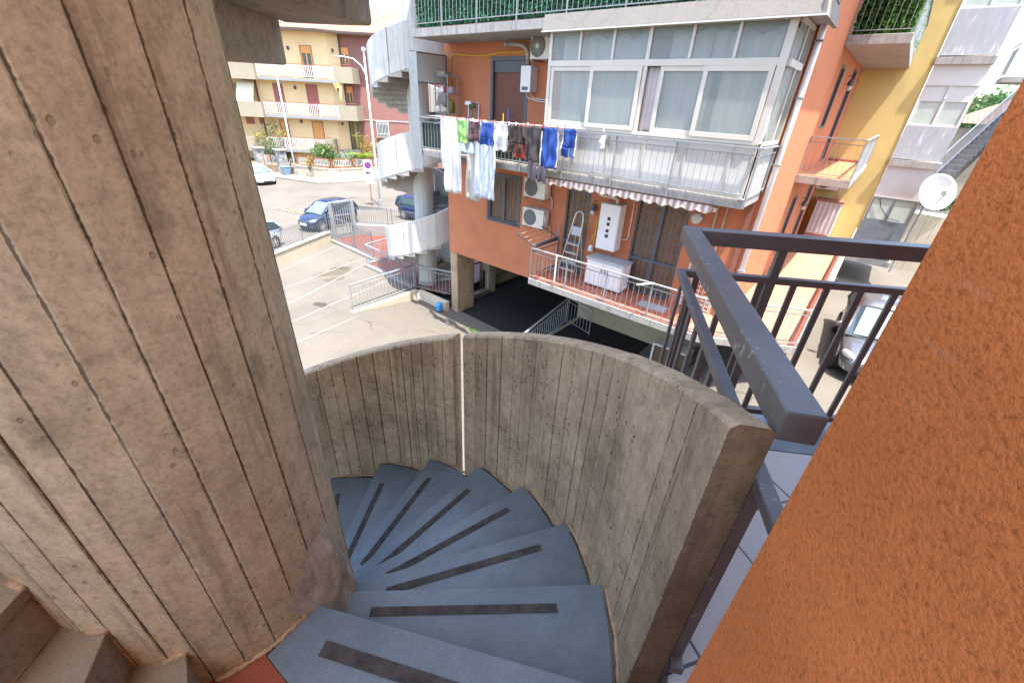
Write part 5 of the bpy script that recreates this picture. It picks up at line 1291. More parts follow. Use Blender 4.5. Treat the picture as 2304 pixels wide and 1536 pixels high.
# bin and plate
t=thing('waste_bin','blue-grey plastic waste bin with open lid standing by the stone gate pillar','bin',(-44.25,19.2,G+.13))
mb=MB(); x,y,z=-44.35,19.15,G+.13; mb.add([(x-.25,y-.25,z),(x+.25,y-.25,z),(x+.25,y+.25,z),(x-.25,y+.25,z),(x-.36,y-.36,z+.72),(x+.36,y-.36,z+.72),(x+.36,y+.36,z+.72),(x-.36,y+.36,z+.72)],[(0,3,2,1),(0,1,5,4),(1,2,6,5),(2,3,7,6),(3,0,4,7),(4,5,6,7)]); mb.build('body',M['bin'],t,bevel=.03)
mb=MB(); mb.box(x-.38,y-.38,z+.721,x+.38,y+.38,z+.78); mb.build('rim',M['bin'],t,bevel=.02)
mb=MB(); mb.beam((x+.1,y+.42,z+.72),(x+.22,y+.55,z+1.35),.62,.05); mb.build('lid',M['bin'],t,bevel=.01)
pw,dw=along(FW,4.15); nw=Vector((dw.y,-dw.x,0)); mb=MB(); mb.beam(pw+nw*.17-dw*.28+Vector((0,0,G+.62)),pw+nw*.17+dw*.28+Vector((0,0,G+.62)),.02,.42); tag(mb.build('wall_plate',M['white']),'blank white plate fixed on the garden wall','plate')

# ------------------------------------------------------------------ cars
def car(label,loc,head,paint,L=3.8,Wd=1.64,H=1.46,kind='hatch',ws='carglass'):
    rz=math.atan2(head[1],head[0]); t=thing('parked_car',label,'car',loc,rz,'parked cars')
    hw=Wd/2
    if kind=='mpv':  prof=[(0,.55,.86,.40),(.03,.86,.98,.30),(.10,.96,1.0,.24),(.3,1,1.0,.20),(.5,1,.98,.19),(.68,1,.97,.19),(.78,.99,.95,.20),(.88,.95,.88,.22),(.955,.84,.74,.24),(1,.55,.60,.34)]
    elif kind=='sedan': prof=[(0,.6,.90,.40),(.03,.86,.97,.28),(.12,.96,.96,.22),(.3,1,.93,.19),(.5,1,.92,.18),(.68,1,.92,.18),(.78,.98,.90,.19),(.88,.94,.84,.20),(.955,.84,.70,.22),(1,.58,.55,.30)]
    else: prof=[(0,.6,.78,.42),(.025,.88,.96,.30),(.09,.97,.98,.24),(.3,1,.96,.20),(.5,1,.94,.19),(.66,1,.93,.19),(.77,.99,.90,.20),(.87,.95,.82,.21),(.95,.84,.68,.23),(1,.55,.55,.30)]
    mb=MB(); ns=len(prof)
    half=[(0,1.03),(.45,1.02),(.80,.985),(.93,.93),(.985,.78),(1.0,.55),(.99,.30),(.95,.08),(.80,0),(0,0)]
    sec=[(a,b) for a,b in half]+[(-a,b) for a,b in half[-2:0:-1]]
    m=len(sec)
    for f,wf,zt,zb in prof:
        for a,b in sec: mb.v.append(((f-.5)*L,a*hw*wf,zb+(zt-zb)*b))
    for i in range(ns-1):
        for k in range(m): k2=(k+1)%m; mb.f.append((i*m+k,i*m+k2,(i+1)*m+k2,(i+1)*m+k))
    mb.f.append(tuple(range(m))[::-1]); mb.f.append(tuple((ns-1)*m+k for k in range(m)))
    mb.build('body',M[paint],t,smooth=True,local=True,sub=1)
    # greenhouse
    if kind=='mpv': gh=[(.015,.93,.90),(.05,H-.10,.84),(.16,H,.80),(.45,H,.80),(.60,H-.06,.80),(.79,.94,.86)]
    elif kind=='sedan': gh=[(.10,.93,.84),(.26,H-.07,.78),(.40,H,.78),(.52,H-.01,.78),(.60,H-.07,.78),(.80,.90,.86)]
    else: gh=[(.02,.94,.88),(.085,H-.13,.82),(.20,H-.02,.79),(.40,H,.79),(.55,H-.05,.79),(.78,.90,.86)]
    belt=.90
    def sect(f,zr,wr,gr=0):
        x=(f-.5)*L; wb=hw*.95; wr=hw*wr
        k=max(0,min(1,(zr-belt)/(H-belt))); ww=wb+(wr-wb)*k
        return [(x,-wb-gr,belt),(x,-ww-gr,zr-.06*k),(x,-ww*.80,zr+gr),(x,0,zr+.025*k+gr),(x,ww*.80,zr+gr),(x,ww+gr,zr-.06*k),(x,wb+gr,belt)]
    mb=MB(); rows=[sect(*g_) for g_ in gh]; n=7
    for r in rows: mb.v+=r
    for i in range(len(rows)-1):
        for k in range(n-1): mb.f.append((i*n+k,i*n+k+1,(i+1)*n+k+1,(i+1)*n+k))
    mb.f.append(tuple(range(n))); mb.f.append(tuple((len(rows)-1)*n+k for k in range(n)))
    mb.build('windows',M['carglass'],t,smooth=False,local=True)
    # windscreen panel, roof and pillars laid over the glass
    a,b=rows[-1],rows[-2]; mb=MB(); lift=Vector((.012,0,.012))
    mb.grid(lambda u,v:(Vector(a[2]).lerp(Vector(a[4]),u)).lerp(Vector(b[2]).lerp(Vector(b[4]),u),.06+.9*v)+lift+Vector((.0,0,.025*math.sin(PI*u)*(1-.2*v))),8,4)
    mb.build('windscreen',M[ws],t,smooth=True,local=True)
    mb=MB(); rr=[sect(f,z,w_,.012)[1:6] for f,z,w_ in gh[1:-1]]
    for r in rr: mb.v+=r
    for i in range(len(rr)-1):
        for k in range(4): mb.f.append((i*5+k,i*5+k+1,(i+1)*5+k+1,(i+1)*5+k))
    mb.build('roof',M[paint],t,smooth=True,local=True,solid=.03)
    mb=MB()
    for sgn in (1,5):
        other=0 if sgn==1 else 6
        for i,j in ((len(rows)-2,len(rows)-1),(1,0)):
            mb.tube([Vector(rows[i][sgn]),Vector(rows[j][other])+Vector((0,0,.0))],.042,6)
        i=3 if kind!='sedan' else 2
        p=Vector(rows[i][sgn]); mb.tube([p,Vector((p.x-.05,rows[i][other][1],belt))],.035,6)
        if kind!='hatch': p=Vector(rows[1 if kind=='sedan' else 2][sgn]); mb.tube([p,Vector((p.x-.12,rows[2][other][1],belt))],.035,6)
        mb.tube([Vector(rows[0][other]),Vector(rows[-1][other])],.022,6)
    mb.build('pillar',M[paint],t,smooth=True,local=True)
    # wheels
    r=.30
    for fx in (.185,.815):
        for sg in (-1,1):
            c=((fx-.5)*L,sg*(hw-.075),r)
            mb=MB(); mb.lathe([(r*.72,-.10*1),(r*.96,-.095),(r,-.06),(r,.06),(r*.96,.095),(r*.72,.10)],c,22,'y'); wh=mb.build('wheel',M['black'],t,smooth=False,local=True)
            mb=MB(); o=sg*.085
            mb.lathe([(r*.66,o-.012*sg),(r*.66,o+.020*sg),(r*.60,o+.022*sg),(r*.58,o+.004*sg)],c,22,'y')
            for k in range(5):
                an=2*PI*k/5+.3; mb.beam((c[0],c[1]+sg*.10,c[2]),(c[0]+r*.6*math.cos(an),c[1]+sg*.098,c[2]+r*.6*math.sin(an)),.07,.03,up=(0,1,0))
            mb.lathe([(.05,.09*sg),(.05,.125*sg)],c,10,'y'); mb.build('rim',M['rim'],wh,local=True)
            mb=MB(); mb.lathe([(r+.065,sg*.012),(r+.065,sg*.052)],(c[0],c[1],c[2]+.015),24,'y')
            mb.build('wheel_arch',M['black'],t,local=True)
    # lights, grille, plates, bumpers, mirrors
    def front_pt(f,yf,zf):   # point on the body skin at length fraction f
        return ((f-.5)*L,yf*hw,zf)
    for sg in (-1,1):
        mb=MB(); mb.ball((0,0,0),.17,.16,.10,12,8); q=Matrix.Rotation(sg*R(52),4,'Z')@Matrix.Rotation(R(18),4,'Y'); p0=Vector(front_pt(.938,sg*.735,.665)); mb.map(lambda p:q@Vector((p.x*.42,p.y*1.25,p.z))+p0)
        mb.build('headlight',M['headlight'],t,smooth=True,local=True)
        mb=MB(); mb.ball((0,0,0),.05,.10,.16,10,6); p0=Vector(front_pt(.02,sg*.80,.90)); mb.map(lambda p:p+p0); mb.build('taillight',M['taillight'],t,smooth=True,local=True)
        mb=MB(); mb.ball((0,0,0),.06,.12,.085,10,7); p0=Vector(front_pt(.70,sg*1.13,1.0)); mb.map(lambda p:p+p0); mb.tube([front_pt(.695,sg*.94,.95),front_pt(.698,sg*1.08,.97)],.025,6); mb.build('wing_mirror',M[paint],t,smooth=True,local=True)
        mb=MB(); mb.lathe([(.055,-.02),(.055,.015)],front_pt(.962,sg*.66,.36),12,'x'); mb.build('fog_light',M['headlight'],t,local=True)
        mb=MB(); mb.box(front_pt(.44,sg*1.0,0)[0]-.09,sg*hw-.01,.80,front_pt(.44,1,0)[0]+.09,sg*(hw+.025),.835); mb.build('door_handle',M[paint],t,local=True)
        mb=MB(); mb.box(-.27*L,sg*(hw-.006),.50,.24*L,sg*(hw+.012),.545); mb.build('side_strip',M['darkgrey'],t,local=True)
    mb=MB(); mb.ext([(.478*L,-.30*hw*1.1,.66),(.478*L,.30*hw*1.1,.66),(.484*L,.26*hw,.52),(.484*L,-.26*hw,.52)],(.035,0,-.01)); mb.build('grille',M['darkgrey'],t,local=True)
    mb=MB(); mb.box(.475*L,-.42*hw,.29,.497*L,.42*hw,.39); mb.build('lower_intake',M['black'],t,local=True)
    mb=MB(); mb.box(.49*L,-.26,.40,.505*L,.26,.51); mb.build('number_plate',M['plate'],t,local=True)
    mb=MB(); mb.box(-.505*L,-.26,.60,-.49*L,.26,.71); mb.build('number_plate',M['plate'],t,local=True)
    mb=MB(); mb.tube([front_pt(.775,-.55,.915),front_pt(.755,.1,.965)],.009,5); mb.tube([front_pt(.775,-.1,.92),front_pt(.755,.5,.965)],.009,5); mb.build('wiper',M['black'],t,local=True)
    return t
car('navy blue small hatchback parked in the street behind the iron fence and gate',(-25.55,13.0,G+.004),(.22,-.975),'carpaint_blue',3.75,1.65,1.52,'hatch','carglass_light')
car('silver white car mostly hidden by the concrete column, parked in front of the navy hatchback',(-23.65,7.25,G+.004),(.28,-.96),'carpaint_silver',3.9,1.7,1.45,'hatch')
car('indigo blue family car parked in the street behind the white spiral staircase',(-22.75,18.5,G+.004),(.985,.17),'carpaint_mpv',4.1,1.7,1.54,'mpv')
car('white saloon car parked facing the yard at the far side of the street',(-42.7,15.75,G+.004),(.97,.02),'carpaint_white',4.5,1.75,1.46,'sedan','carglass_light')
car('white small car far down the street behind the hanging laundry',(-39.0,34.0,G+.004),(.5,.86),'carpaint_silver',3.8,1.66,1.47,'hatch')
car('silvery grey hatchback parked on the right, seen through the black balcony railing',(1.43,13.85,-5.6+.004),(.05,-1),'carpaint_grey',4.15,1.68,1.47,'hatch','carglass_light')
# ------------------------------------------------------------------ the yellow and pink house
HA=R(38.5); house=thing('apartment_house','three-storey yellow and dusky pink house with white balcony railings across the street','house',(0,0,G),HA)
def H(mb,nm,m,par=None,**k): return mb.build(nm,M[m] if isinstance(m,str) else m,par or house,local=True,**k)
def hz(z): return z-G        # local heights: the root stands on street level
class HB(MB):
    def hb(s,u0,u1,d0,d1,z0,z1): return s.box(u0,d0,hz(z0),u1,d1,hz(z1))
FZ=(1.03,-2.12,-5.2)         # balcony floor levels
mb=HB(); mb.prism([(-26.4,47.2),(-18.95,47.2),(-18.02,48.0),(-18.02,58),(-26.4,58)],hz(-6.6),hz(4.75)); H(mb,'wall','house_yellow')
mb=HB(); mb.hb(-18.015,-5,48.0,58,-6.6,4.75); H(mb,'wall','house_pink')
mb=HB(); mb.hb(-40,-26.405,47.9,58,-6.6,4.75); H(mb,'wall','house_yellow')
H(HB().hb(-26.52,-26.41,47.12,47.3,-6.5,4.7),'drainpipe','gutter'); H(HB().hb(-18.06,-17.9,47.9,47.998,-6.5,4.7),'drainpipe','gutter')
# roof
mb=MB(); e=[(-41,45.9),(-19.2,45.9),(-17.2,46.9),(-4,46.9),(-4,59.5),(-41,59.5)]
rg_=[(-36,52.7),(-12,52.7)]
def v3(p,z): return (p[0],p[1],hz(z))
V=[v3(p,4.86) for p in e]+[v3(rg_[0],7.35),v3(rg_[1],7.35)]
mb.add(V,[(0,1,7,6),(1,2,7),(2,3,7),(3,4,7),(4,5,6,7),(5,0,6)]); rf=H(mb,'roof','rooftile')
mb=MB(); mb.prism(e,hz(4.74),hz(4.858)); H(mb,'eave','beige_smooth')
mb=MB()
for i in range(3): mb.beam(v3(e[i],4.80),v3(e[i+1],4.80),.14,.16)
H(mb,'gutter','gutter')
def opening(u0,u1,z0,z1,d,kind,fr='gutter'):
    mb=HB(); w_=.06
    mb.hb(u0-w_,u0,d-.06,d+.02,z0,z1+w_); mb.hb(u1,u1+w_,d-.06,d+.02,z0,z1+w_); mb.hb(u0,u1,d-.059,d+.02,z1,z1+w_)
    f=H(mb,'door_frame' if z1-z0>1.8 else 'window_frame',fr if fr!='gutter' else M['brownpipe'])
    mb=HB()
    if kind=='glass':
        mb.hb(u0,u1,d-.012,d-.004,z0,z1-.5); H(mb,'pane','glass_dark',f)
        mb=HB(); mb.hb(u0,u1,d-.03,d-.008,z1-.55,z1); H(mb,'roller_shutter','orange_shutter',f)
        mb=HB(); um=(u0+u1)/2; mb.hb(um-.06,um+.06,d-.035,d-.013,z0,z1-.55); mb.hb(u0,u0+.10,d-.035,d-.013,z0,z1-.55); mb.hb(u1-.10,u1,d-.035,d-.013,z0,z1-.55); H(mb,'casement','orange_shutter',f)
    elif kind=='bars':
        mb.hb(u0,u1,d-.012,d-.004,z0,z1); H(mb,'pane','glass_dark',f); mb=HB(); n=9
        for i in range(n): mb.hb(u0+(u1-u0)*i/(n-1)-.018,u0+(u1-u0)*i/(n-1)+.018,d-.10,d-.07,z0-.05,z1)
        mb.hb(u0,u1,d-.105,d-.066,z0+.2,z0+.24); mb.hb(u0,u1,d-.105,d-.066,z1-.2,z1-.16); H(mb,'window_bars','white',f)
        mb=HB(); mb.hb(u0-.12,u1+.12,d-.2,d,z0-.16,z0-.08); H(mb,'sill','beige_smooth',f)
    else: mb.hb(u0,u1,d-.03,d-.006,z0,z1); H(mb,'roller_shutter',kind,f)
k=1.026
opening(-21.45,-20.45,FZ[0]+.02,3.62,47.2,'glass')
opening(-24.75,-23.9,FZ[1]+.02,.42,47.2,'red_shutter'); opening(-21.5,-20.5,FZ[1]+.02,.47,47.2,'red_shutter')
opening(-24.8,-24.05,FZ[2]+.02,-2.72,47.2,'orange_shutter'); opening(-21.5,-20.5,FZ[2]+.02,-2.72,47.2,'orange_shutter')
opening(-17.95+.0,-17.2,2.45,3.72,48.0,'glass'); opening(-18.0+.0+.05,-17.25,-.75,.55,48.0,'glass')
opening(-15.15,-14.0,-3.75,-2.45,48.0,'bars','white')
mb=HB(); mb.hb(-17.9,-16.85,47.93,47.998,-5.0,-2.35); dr=H(mb,'entrance_door',plain('dark_glazed_door',(.06,.05,.04,1),.2)); mb=HB()
for i in range(9): mb.hb(-17.88+i*.125,-17.85+i*.125,47.88,47.925,-5.0,-2.4)
mb.hb(-17.9,-16.85,47.87,47.926,-3.9,-3.75); mb.hb(-17.45,-17.33,47.872,47.928,-5,-2.4); H(mb,'door_bars',plain('brass_bars',(.38,.26,.08,1),.4),dr)
opening(-28.6,-27.9,-3.25,-2.45,47.9,'red_shutter'); opening(-27.2,-26.6,-3.2,-2.45,47.9,'red_shutter'); opening(-29.7,-28.7,FZ[1]+.02,.3,47.9,'tan_shutter')
for z in (3.55,.35,-2.6):
    for u,d in ((-22.6,47.2),):
        mb=HB(); mb.hb(u-.08,u+.08,d-.16,d-.002,z-.28,z); H(mb,'wall_lamp','darkgrey')
    mb=MB(); mb.box(-18.56,47.36,hz(z-.28),-18.42,47.5,hz(z)); H(mb,'wall_lamp','darkgrey')
for i,z in enumerate(FZ):
    ur=-16.35 if i<2 else -19.2; uw=-18.1 if i<2 else -20.0
    mb=HB(); mb.hb(-25.45,uw,46.0,47.195,z-.22,z); mb.hb(uw+.002,ur-.03,46.02,47.99 if i<2 else 47.19,z-.21,z-.002); b_=H(mb,'balcony',M['beige_smooth'])
    mb=HB(); mb.hb(-25.44,uw-.01,45.97,45.998,z-.30,z-.10)
    # scalloped edge trim under each railing
    for j in range(46): mb.hb(-25.44+j*(uw+25.43)/46,-25.44+(j+.55)*(uw+25.43)/46,45.95,45.969,z-.30,z-.14)
    H(mb,'edge_trim','galv',b_)
    mb=HB(); n=int((uw+25.4)/.17)
    for j in range(n+1):
        u=-25.38+j*(uw+25.3)/n; mb.hb(u-.028,u+.028,45.99,46.02,z+.10,z+1.0)
    for zz in (.08,.93): mb.hb(-25.4,uw-.02,46.0205,46.05,z+zz,z+zz+.06)
    H(mb,'railing_bars','white',b_)
    for j in range(5): u=-25.38+j*(uw+25.3)/4; H(HB().hb(u-.035,u+.035,45.96,45.989,z-.1,z+1.02),'railing_post','white',b_)
    mb=HB(); mb.hb(-25.45,uw,45.985,46.035,z+1.06,z+1.11); mb.hb(uw,ur,45.985,46.035,z+1.20,z+1.25); H(mb,'handrail',M['rust'],b_)
    mb=HB(); mb.hb(uw+.005,ur,45.96,46.04,z-.26,z+1.05); mb.hb(ur-.08,ur,46.041,47.95 if i<2 else 47.1,z-.26,z+1.05); H(mb,'solid_panel','beige_smooth',b_)
    mb=HB(); mb.hb(-28.0,-25.46,45.6,45.7,z-.34,z+.98); mb.hb(-25.54,-25.46,45.701,46.0,z-.34,z+.98); mb.hb(-32,-25.47,45.72,47.88,z-.24,z-.02); H(mb,'solid_panel','beige_smooth',b_)
    mb=HB(); mb.hb(-33,-28.02,45.7,45.76,z+.9,z+1.0)
    for j in range(24): mb.hb(-33+j*.2,-32.94+j*.2,45.71,45.75,z,z+.9)
    H(mb,'side_railing',M['rust'],b_)
mb=HB(); mb.grid(lambda u,v:(-28.1+1.7*u,46.9-1.0*v,hz(.55-1.85*v)),10,6); H(mb,'awning',stripes('yellow_white_awning',(.75,.66,.38,1),(.75,.73,.68,1),.22,0),smooth=True,solid=.02)
mb=HB(); mb.hb(-28.35,-27.75,47.4,47.88,.05,.62); H(mb,'air_conditioner','ac_white')
mb=HB()
for i in range(6): mb.hb(-18.9,-16.9,47.0-.33*i,47.93-.33*i,-6.6,-5.15-.2*i)
H(mb,'entrance_steps',M['conc_far'])
mb=HB(); mb.hb(-17.0,-5,47.95,47.98,-2.35,-2.29); H(mb,'wall_cable','white')

# ------------------------------------------------------------------ plants
def leaf_cloud(mb,c,rx,ry,rz,n,size,clumps=9,seed=0):
    rg=random.Random(seed); cs=[]
    for _ in range(clumps):
        a=rg.uniform(0,2*PI); e=rg.uniform(-.35,1); rr=rg.uniform(.35,.8)
        cs.append((Vector((math.cos(a)*rx*rr,math.sin(a)*ry*rr,e*rz*.75)),rg.uniform(.30,.55)))
    for _ in range(n):
        o,k=rg.choice(cs); d=Vector((rg.gauss(0,1),rg.gauss(0,1),rg.gauss(0,1))).normalized()*(rg.random()**.4)
        p=Vector(c)+o+Vector((d.x*rx*k,d.y*ry*k,d.z*rz*k))
        a=Vector((rg.uniform(-1,1),rg.uniform(-1,1),rg.uniform(-.6,1))).normalized(); b=a.cross(Vector((rg.uniform(-1,1),rg.uniform(-1,1),rg.uniform(-1,1)))).normalized()
        s=size*rg.uniform(.6,1.4); mb.add([p-a*s,p+b*s*.5,p+a*s,p-b*s*.5],[(0,1,2,3)])
    return mb
def shrub(label,c,r,h,mat,n=900,size=.09,flowers=None,seed=1,cat='shrub',nm='shrub'):
    r*=1.25; h*=1.3; n=int(n*1.5); t=thing(nm,label,cat,(c[0],c[1],G+.7)); z0=G+.7
    mb=MB()
    for k in range(5):
        a=k*1.3; mb.tube([(c[0],c[1],z0-.1),(c[0]+.3*r*math.cos(a),c[1]+.3*r*math.sin(a),z0+h*.35),(c[0]+.6*r*math.cos(a),c[1]+.6*r*math.sin(a),z0+h*.7)],.035,5,r1=.012)
    mb.build('stem',M['bark'],t)
    mb=leaf_cloud(MB(),(c[0],c[1],z0+h*.5),r,r,h*.55,n,size,12,seed); mb.build('foliage',M[mat],t,recalc=False)
    if flowers:
        mb=leaf_cloud(MB(),(c[0],c[1],z0+h*.55),r*1.03,r*1.03,h*.56,60,size*.8,12,seed); mb.build('flowers',M[flowers],t,recalc=False)
    return t
shrub('green shrub with orange flowers behind the garden fence, left of the steps',(-42.6,22.6),1.35,1.55,'leaf_mid',1500,.10,'petal',2)
shrub('feathery grey-green bush behind the left gate pillar',(-48.2,20.4),1.0,1.7,'leaf_grey',1500,.08,None,3)
shrub('yellowish bush with terracotta trough at the far left of the garden',(-49.6,19.9),1.0,2.3,'leaf_yellow',900,.09,None,4)
shrub('second yellow-green bush behind the feathery bush',(-48.8,21.3),1.2,2.8,'leaf_yellow',900,.09,None,5)
shrub('pale green low bush beside the entrance steps',(-40.9,23.6),.9,1.2,'leaf_grey',700,.08,None,6)
shrub('dry pinkish flowering bush by the entrance door',(-41.0,26.2),.9,2.3,'leaf_yellow',500,.08,'petal',7)
shrub('weeds growing out of the pavement against the garden wall',(-41.9,20.3),.35,.9,'leaf_yellow',160,.07,None,8,'plant','weed')
def cycad(label,c,r,h,n,mat='leaf_palm'):
    t=thing('cycad_palm',label,'palm',(c[0],c[1],G+.7)); z0=G+.7; mb=MB(); mb.tube([(c[0],c[1],z0-.1),(c[0],c[1],z0+h*.5)],.16,8); mb.build('trunk',M['bark'],t)
    mb=MB(); rg=random.Random(int(h*100))
    for k in range(n):
        a=2*PI*k/n+rg.uniform(-.1,.1); el=rg.uniform(.25,1.25); L=r*rg.uniform(.85,1.1); prev=None
        for j in range(9):
            s=j/8; x=L*s*math.cos(el*(1-.55*s)); zz=h*.5+L*s*math.sin(el)*(1-.62*s)
            p=Vector((c[0]+x*math.cos(a),c[1]+x*math.sin(a),z0+zz))
            if prev is not None:
                d=(p-prev).normalized(); sd_=d.cross(Vector((0,0,1))).normalized(); w_=.30*math.sin(PI*min(1,.15+s*.8))
                for sg in (-1,1):
                    for q in (.25,.75):
                        o=prev.lerp(p,q); mb.add([o,o+sd_*sg*w_+d*w_*.6-Vector((0,0,.03)),o+d*.06],[(0,1,2)])
            prev=p
    mb.build('fronds',M[mat],t,recalc=False); return t
cycad('bright green cycad palm behind the garden wall, nearer the steps',(-39.9,24.9),1.69,1.89,26)
cycad('taller lime green cycad palm at the right end of the garden wall',(-40.0,27.6),1.76,3.38,28)
cycad('small spiky yellow-green plant beside the steps',(-41.7,25.2),0.94,2.03,16,'leaf_yellow')
t=thing('terracotta_pot','terracotta pot standing among the plants by the entrance door','pot',(-41.4,26.6,G+.75)); mb=MB(); mb.lathe([(.2,0),(.32,.45),(.34,.5)],(-41.6,26.5,G+2.2),14); mb.build('pot',M['terracotta'],t)
t=thing('trough','terracotta trough under the yellowish bush','trough',(-49.0,19.0,G+.75)); mb=MB(); mb.box(-49.6,18.7,G+1.0,-48.2,19.2,G+1.5); mb.build('trough_body',M['terracotta'],t,bevel=.04)

# ------------------------------------------------------------------ beyond the right end of the yellow building
t=thing('outside_stairs','white outdoor stair with bar railing climbing to the right beyond the yellow building','stairs',(2.4,30,G))
q0=Vector((1.55,26.4,-2.55)); q1=Vector((3.9,35.2,1.05)); dq=(q1-q0); dh=Vector((dq.x,dq.y,0)).normalized(); sq=Vector((dh.y,-dh.x,0))
mb=MB()
for i in range(18):
    a_=q0+dq*(i/18); b_=q0+dq*((i+1)/18); mb.ext([a_+Vector((0,0,-.35)),Vector((b_.x,b_.y,a_.z-.15)),Vector((b_.x,b_.y,b_.z)),Vector((a_.x,a_.y,b_.z))],sq*.55)
mb.build('steps',M['conc_white_plain'],t)
mb=MB(); mb.beam(q0-sq*.05+Vector((0,0,.02)),q1-sq*.05+Vector((0,0,.02)),.08,.32); mb.build('string',M['white'],t)
mb=MB()
for i in range(46):
    p=q0+dq*(i/45)-sq*.05; mb.tube([p+Vector((0,0,.1)),p+Vector((0,0,1.0))],.014,5)
mb.beam(q0-sq*.05+Vector((0,0,1.0)),q1-sq*.05+Vector((0,0,1.0)),.06,.05); mb.build('bar_panel',M['white'],t)
t=thing('low_house','low house with clay tile roof and terrace wall beyond the outdoor stairs','house',(4,42,G)); mb=MB(); mb.box(2.5,40,G,12,52,-.1); mb.build('wall',M['beige'],t)
mb=MB(); mb.add([(2.2,39.6,.15),(12.4,39.6,.15),(12.4,52.4,.15),(2.2,52.4,.15),(5.5,46,2.0),(9,46,2.0)],[(0,1,5,4),(1,2,5),(2,3,4,5),(3,0,4)]); mb.build('roof',M['rooftile'],t)
t=thing('grey_house','grey apartment building with barred balcony at the right edge behind the orange wall','building',(5.5,28,G)); mb=MB(); mb.box(4.3,26,G,14,34,9); mb.build('wall',M['beige_smooth'],t)
mb=MB(); mb.box(2.12,25.2,1.45,4.3,26.8,1.62); b_=mb.build('balcony',M['conc_far'],t); railing_run((2.15,25.25),(4.2,25.25),1.62,2.62,b_,'galv',spacing=.13); railing_run((2.15,25.25),(2.15,26.7),1.62,2.62,b_,'galv',spacing=.13)
t=thing('terrace_wall','old terrace wall with railing and climbing plant below the outdoor stairs','wall',(3,30,G)); mb=MB(); mb.box(1.62,24.6,G,8,31.5,-3.3); mb.build('wall',M['oldwall'],t)
railing_run((1.66,24.65),(7,24.65),-3.3,-2.4,t,'galv',spacing=.14,name='bar_panel')
shb=thing('climbing_plant','leafy plant with pink flowers hanging on the terrace railing beyond the dish','plant',(2.3,24.6,-3.2)); leaf_cloud(MB(),(2.05,24.6,-2.75),.75,.25,.45,700,.07,10,9).build('foliage',M['leaf_mid'],shb,recalc=False)
def tree(label,c,h,r,seed,mat='leaf_mid'):
    t=thing('tree',label,'tree',(c[0],c[1],G),0,'trees beyond the low house'); rg=random.Random(seed); mb=MB(); x,y=c; tops=[]
    mb.tube([(x,y,G),(x+.15,y,G+h*.3),(x+.1,y+.1,G+h*.55)],.28,8,r1=.16)
    for k in range(7):
        a=k*2*PI/7+rg.random(); b=Vector((x+.1,y+.1,G+h*(.35+.03*k))); e_=b+Vector((math.cos(a)*r*.7,math.sin(a)*r*.7,h*rg.uniform(.15,.4))); mb.tube([b,b.lerp(e_,.5)+Vector((0,0,.3)),e_],.09,6,r1=.02)
    mb.build('trunk',M['bark'],t); leaf_cloud(MB(),(x,y,G+h*.68),r,r,h*.34,3200,.22,26,seed).build('crown',M[mat],t,recalc=False)
tree('leafy green tree above the clay roof, nearer the yellow building',(4.6,60),9.9,3.0,21); tree('leafy green tree above the clay roof, nearer the orange wall',(8.3,63),10.4,3.2,22,'leaf_green')
hill=MB(); hill.grid(lambda u,v:(-200+600*u,260+500*v,G+(2+34*v)*(.75+.4*noise.noise(Vector((u*4,v*3,2))))),24,14); struct('hill',hill,M['skyhaze_hill'])
k=0
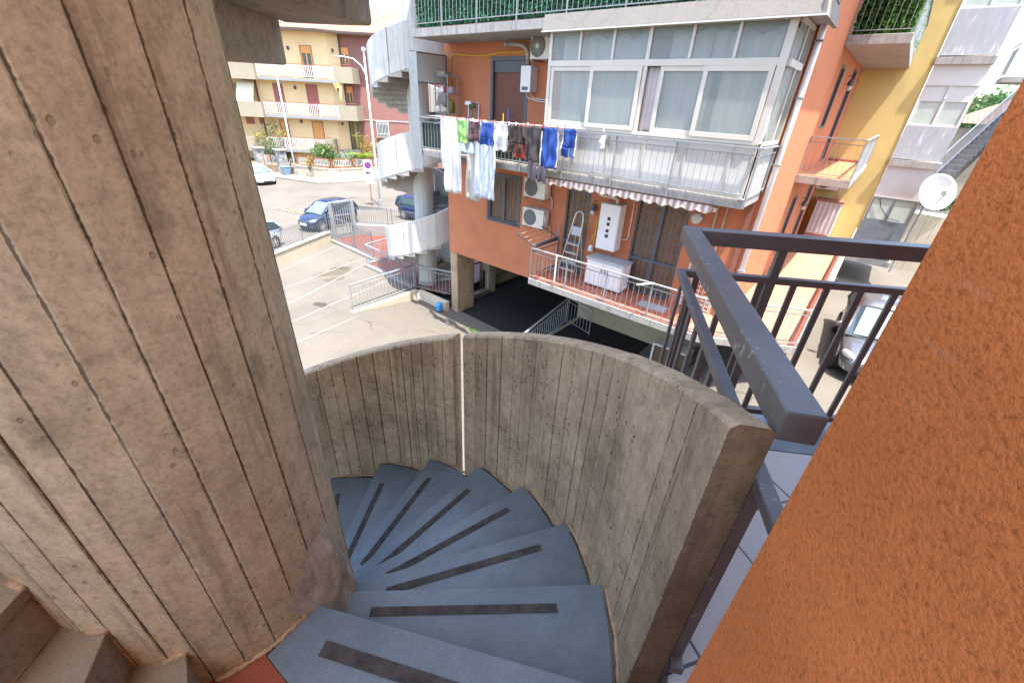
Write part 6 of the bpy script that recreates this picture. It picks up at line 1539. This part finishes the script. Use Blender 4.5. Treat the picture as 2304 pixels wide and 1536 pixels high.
for i,(x,y,w_,h) in enumerate([(16,250,14,8),(24,262,12,10),(31,255,10,13),(20,290,16,9),(30,300,14,11),(40,275,12,9),(12,275,10,8),(38,315,18,9)]):
    z=G+3+.0*y; t=thing('town_block',['pale distant town block on the hillside, lowest row','pink-roofed distant town block on the hillside'][i%2],'building',(x,y,z),0,'town blocks on the far hillside'); mb=MB(); mb.box(x-w_/2,y,G,x+w_/2,y+9,z+h+(y-250)*.10); mb.build('wall',M['beige' if i%2 else 'beige_smooth'],t)
    zt=z+h+(y-250)*.10
    mb=MB(); mb.box(x-w_/2-.4,y-.4,zt+.01,x+w_/2+.4,y+9.4,zt+.6); mb.build('roof',M['rooftile' if i%2 else 'conc_far'],t)
    mb=MB()
    for r_ in range(3):
        for q in range(5): mb.box(x-w_/2+w_*(q+.3)/5,y-.06,zt-2.2-3*r_,x-w_/2+w_*(q+.6)/5,y-.01,zt-.8-3*r_)
    mb.build('windows',M['glass_dark'],t)

# ------------------------------------------------------------------ sky, sun, camera
SX,SY=.30,-.12
sd=Vector((SX,SY,1)).normalized()
w=bpy.data.worlds.new('World'); scene.world=w; w.use_nodes=True
nt=w.node_tree; bg=nt.nodes['Background']; sky=nt.nodes.new('ShaderNodeTexSky'); sky.sky_type='NISHITA'; sky.sun_disc=False
sky.sun_elevation=math.asin(sd.z); sky.sun_rotation=math.atan2(sd.x,sd.y); sky.dust_density=2.0; sky.air_density=1.0; sky.ozone_density=1.0
nt.links.new(sky.outputs[0],bg.inputs[0]); bg.inputs[1].default_value=.15
L=bpy.data.lights.new('sun','SUN'); L.energy=2.5; L.angle=R(.55); L.color=(1,.95,.87)
so=bpy.data.objects.new('sun',L); COL.objects.link(so); so.rotation_euler=sd.to_track_quat('Z','Y').to_euler(); so.location=(0,0,30)
cd=bpy.data.cameras.new('camera'); cam=bpy.data.objects.new('camera',cd); COL.objects.link(cam); scene.camera=cam
cd.sensor_width=36; cd.lens=36*935/2304; cd.clip_start=.02; cd.clip_end=3000
cx=Vector((0.7646816,0.64273422,0.04641946)); cy=Vector((0.35212267,-0.35642876,-0.86542947)); cz=Vector((-0.5396959,0.67812334,-0.4988758))
cam.matrix_world=Matrix(((cx.x,-cy.x,-cz.x,0),(cx.y,-cy.y,-cz.y,0),(cx.z,-cy.z,-cz.z,0),(0,0,0,1)))
scene.view_settings.view_transform='Standard'; scene.view_settings.look='None'; scene.view_settings.exposure=2.5; scene.view_settings.gamma=1
scene.cycles.max_bounces=10; scene.cycles.diffuse_bounces=6; scene.cycles.transparent_max_bounces=16
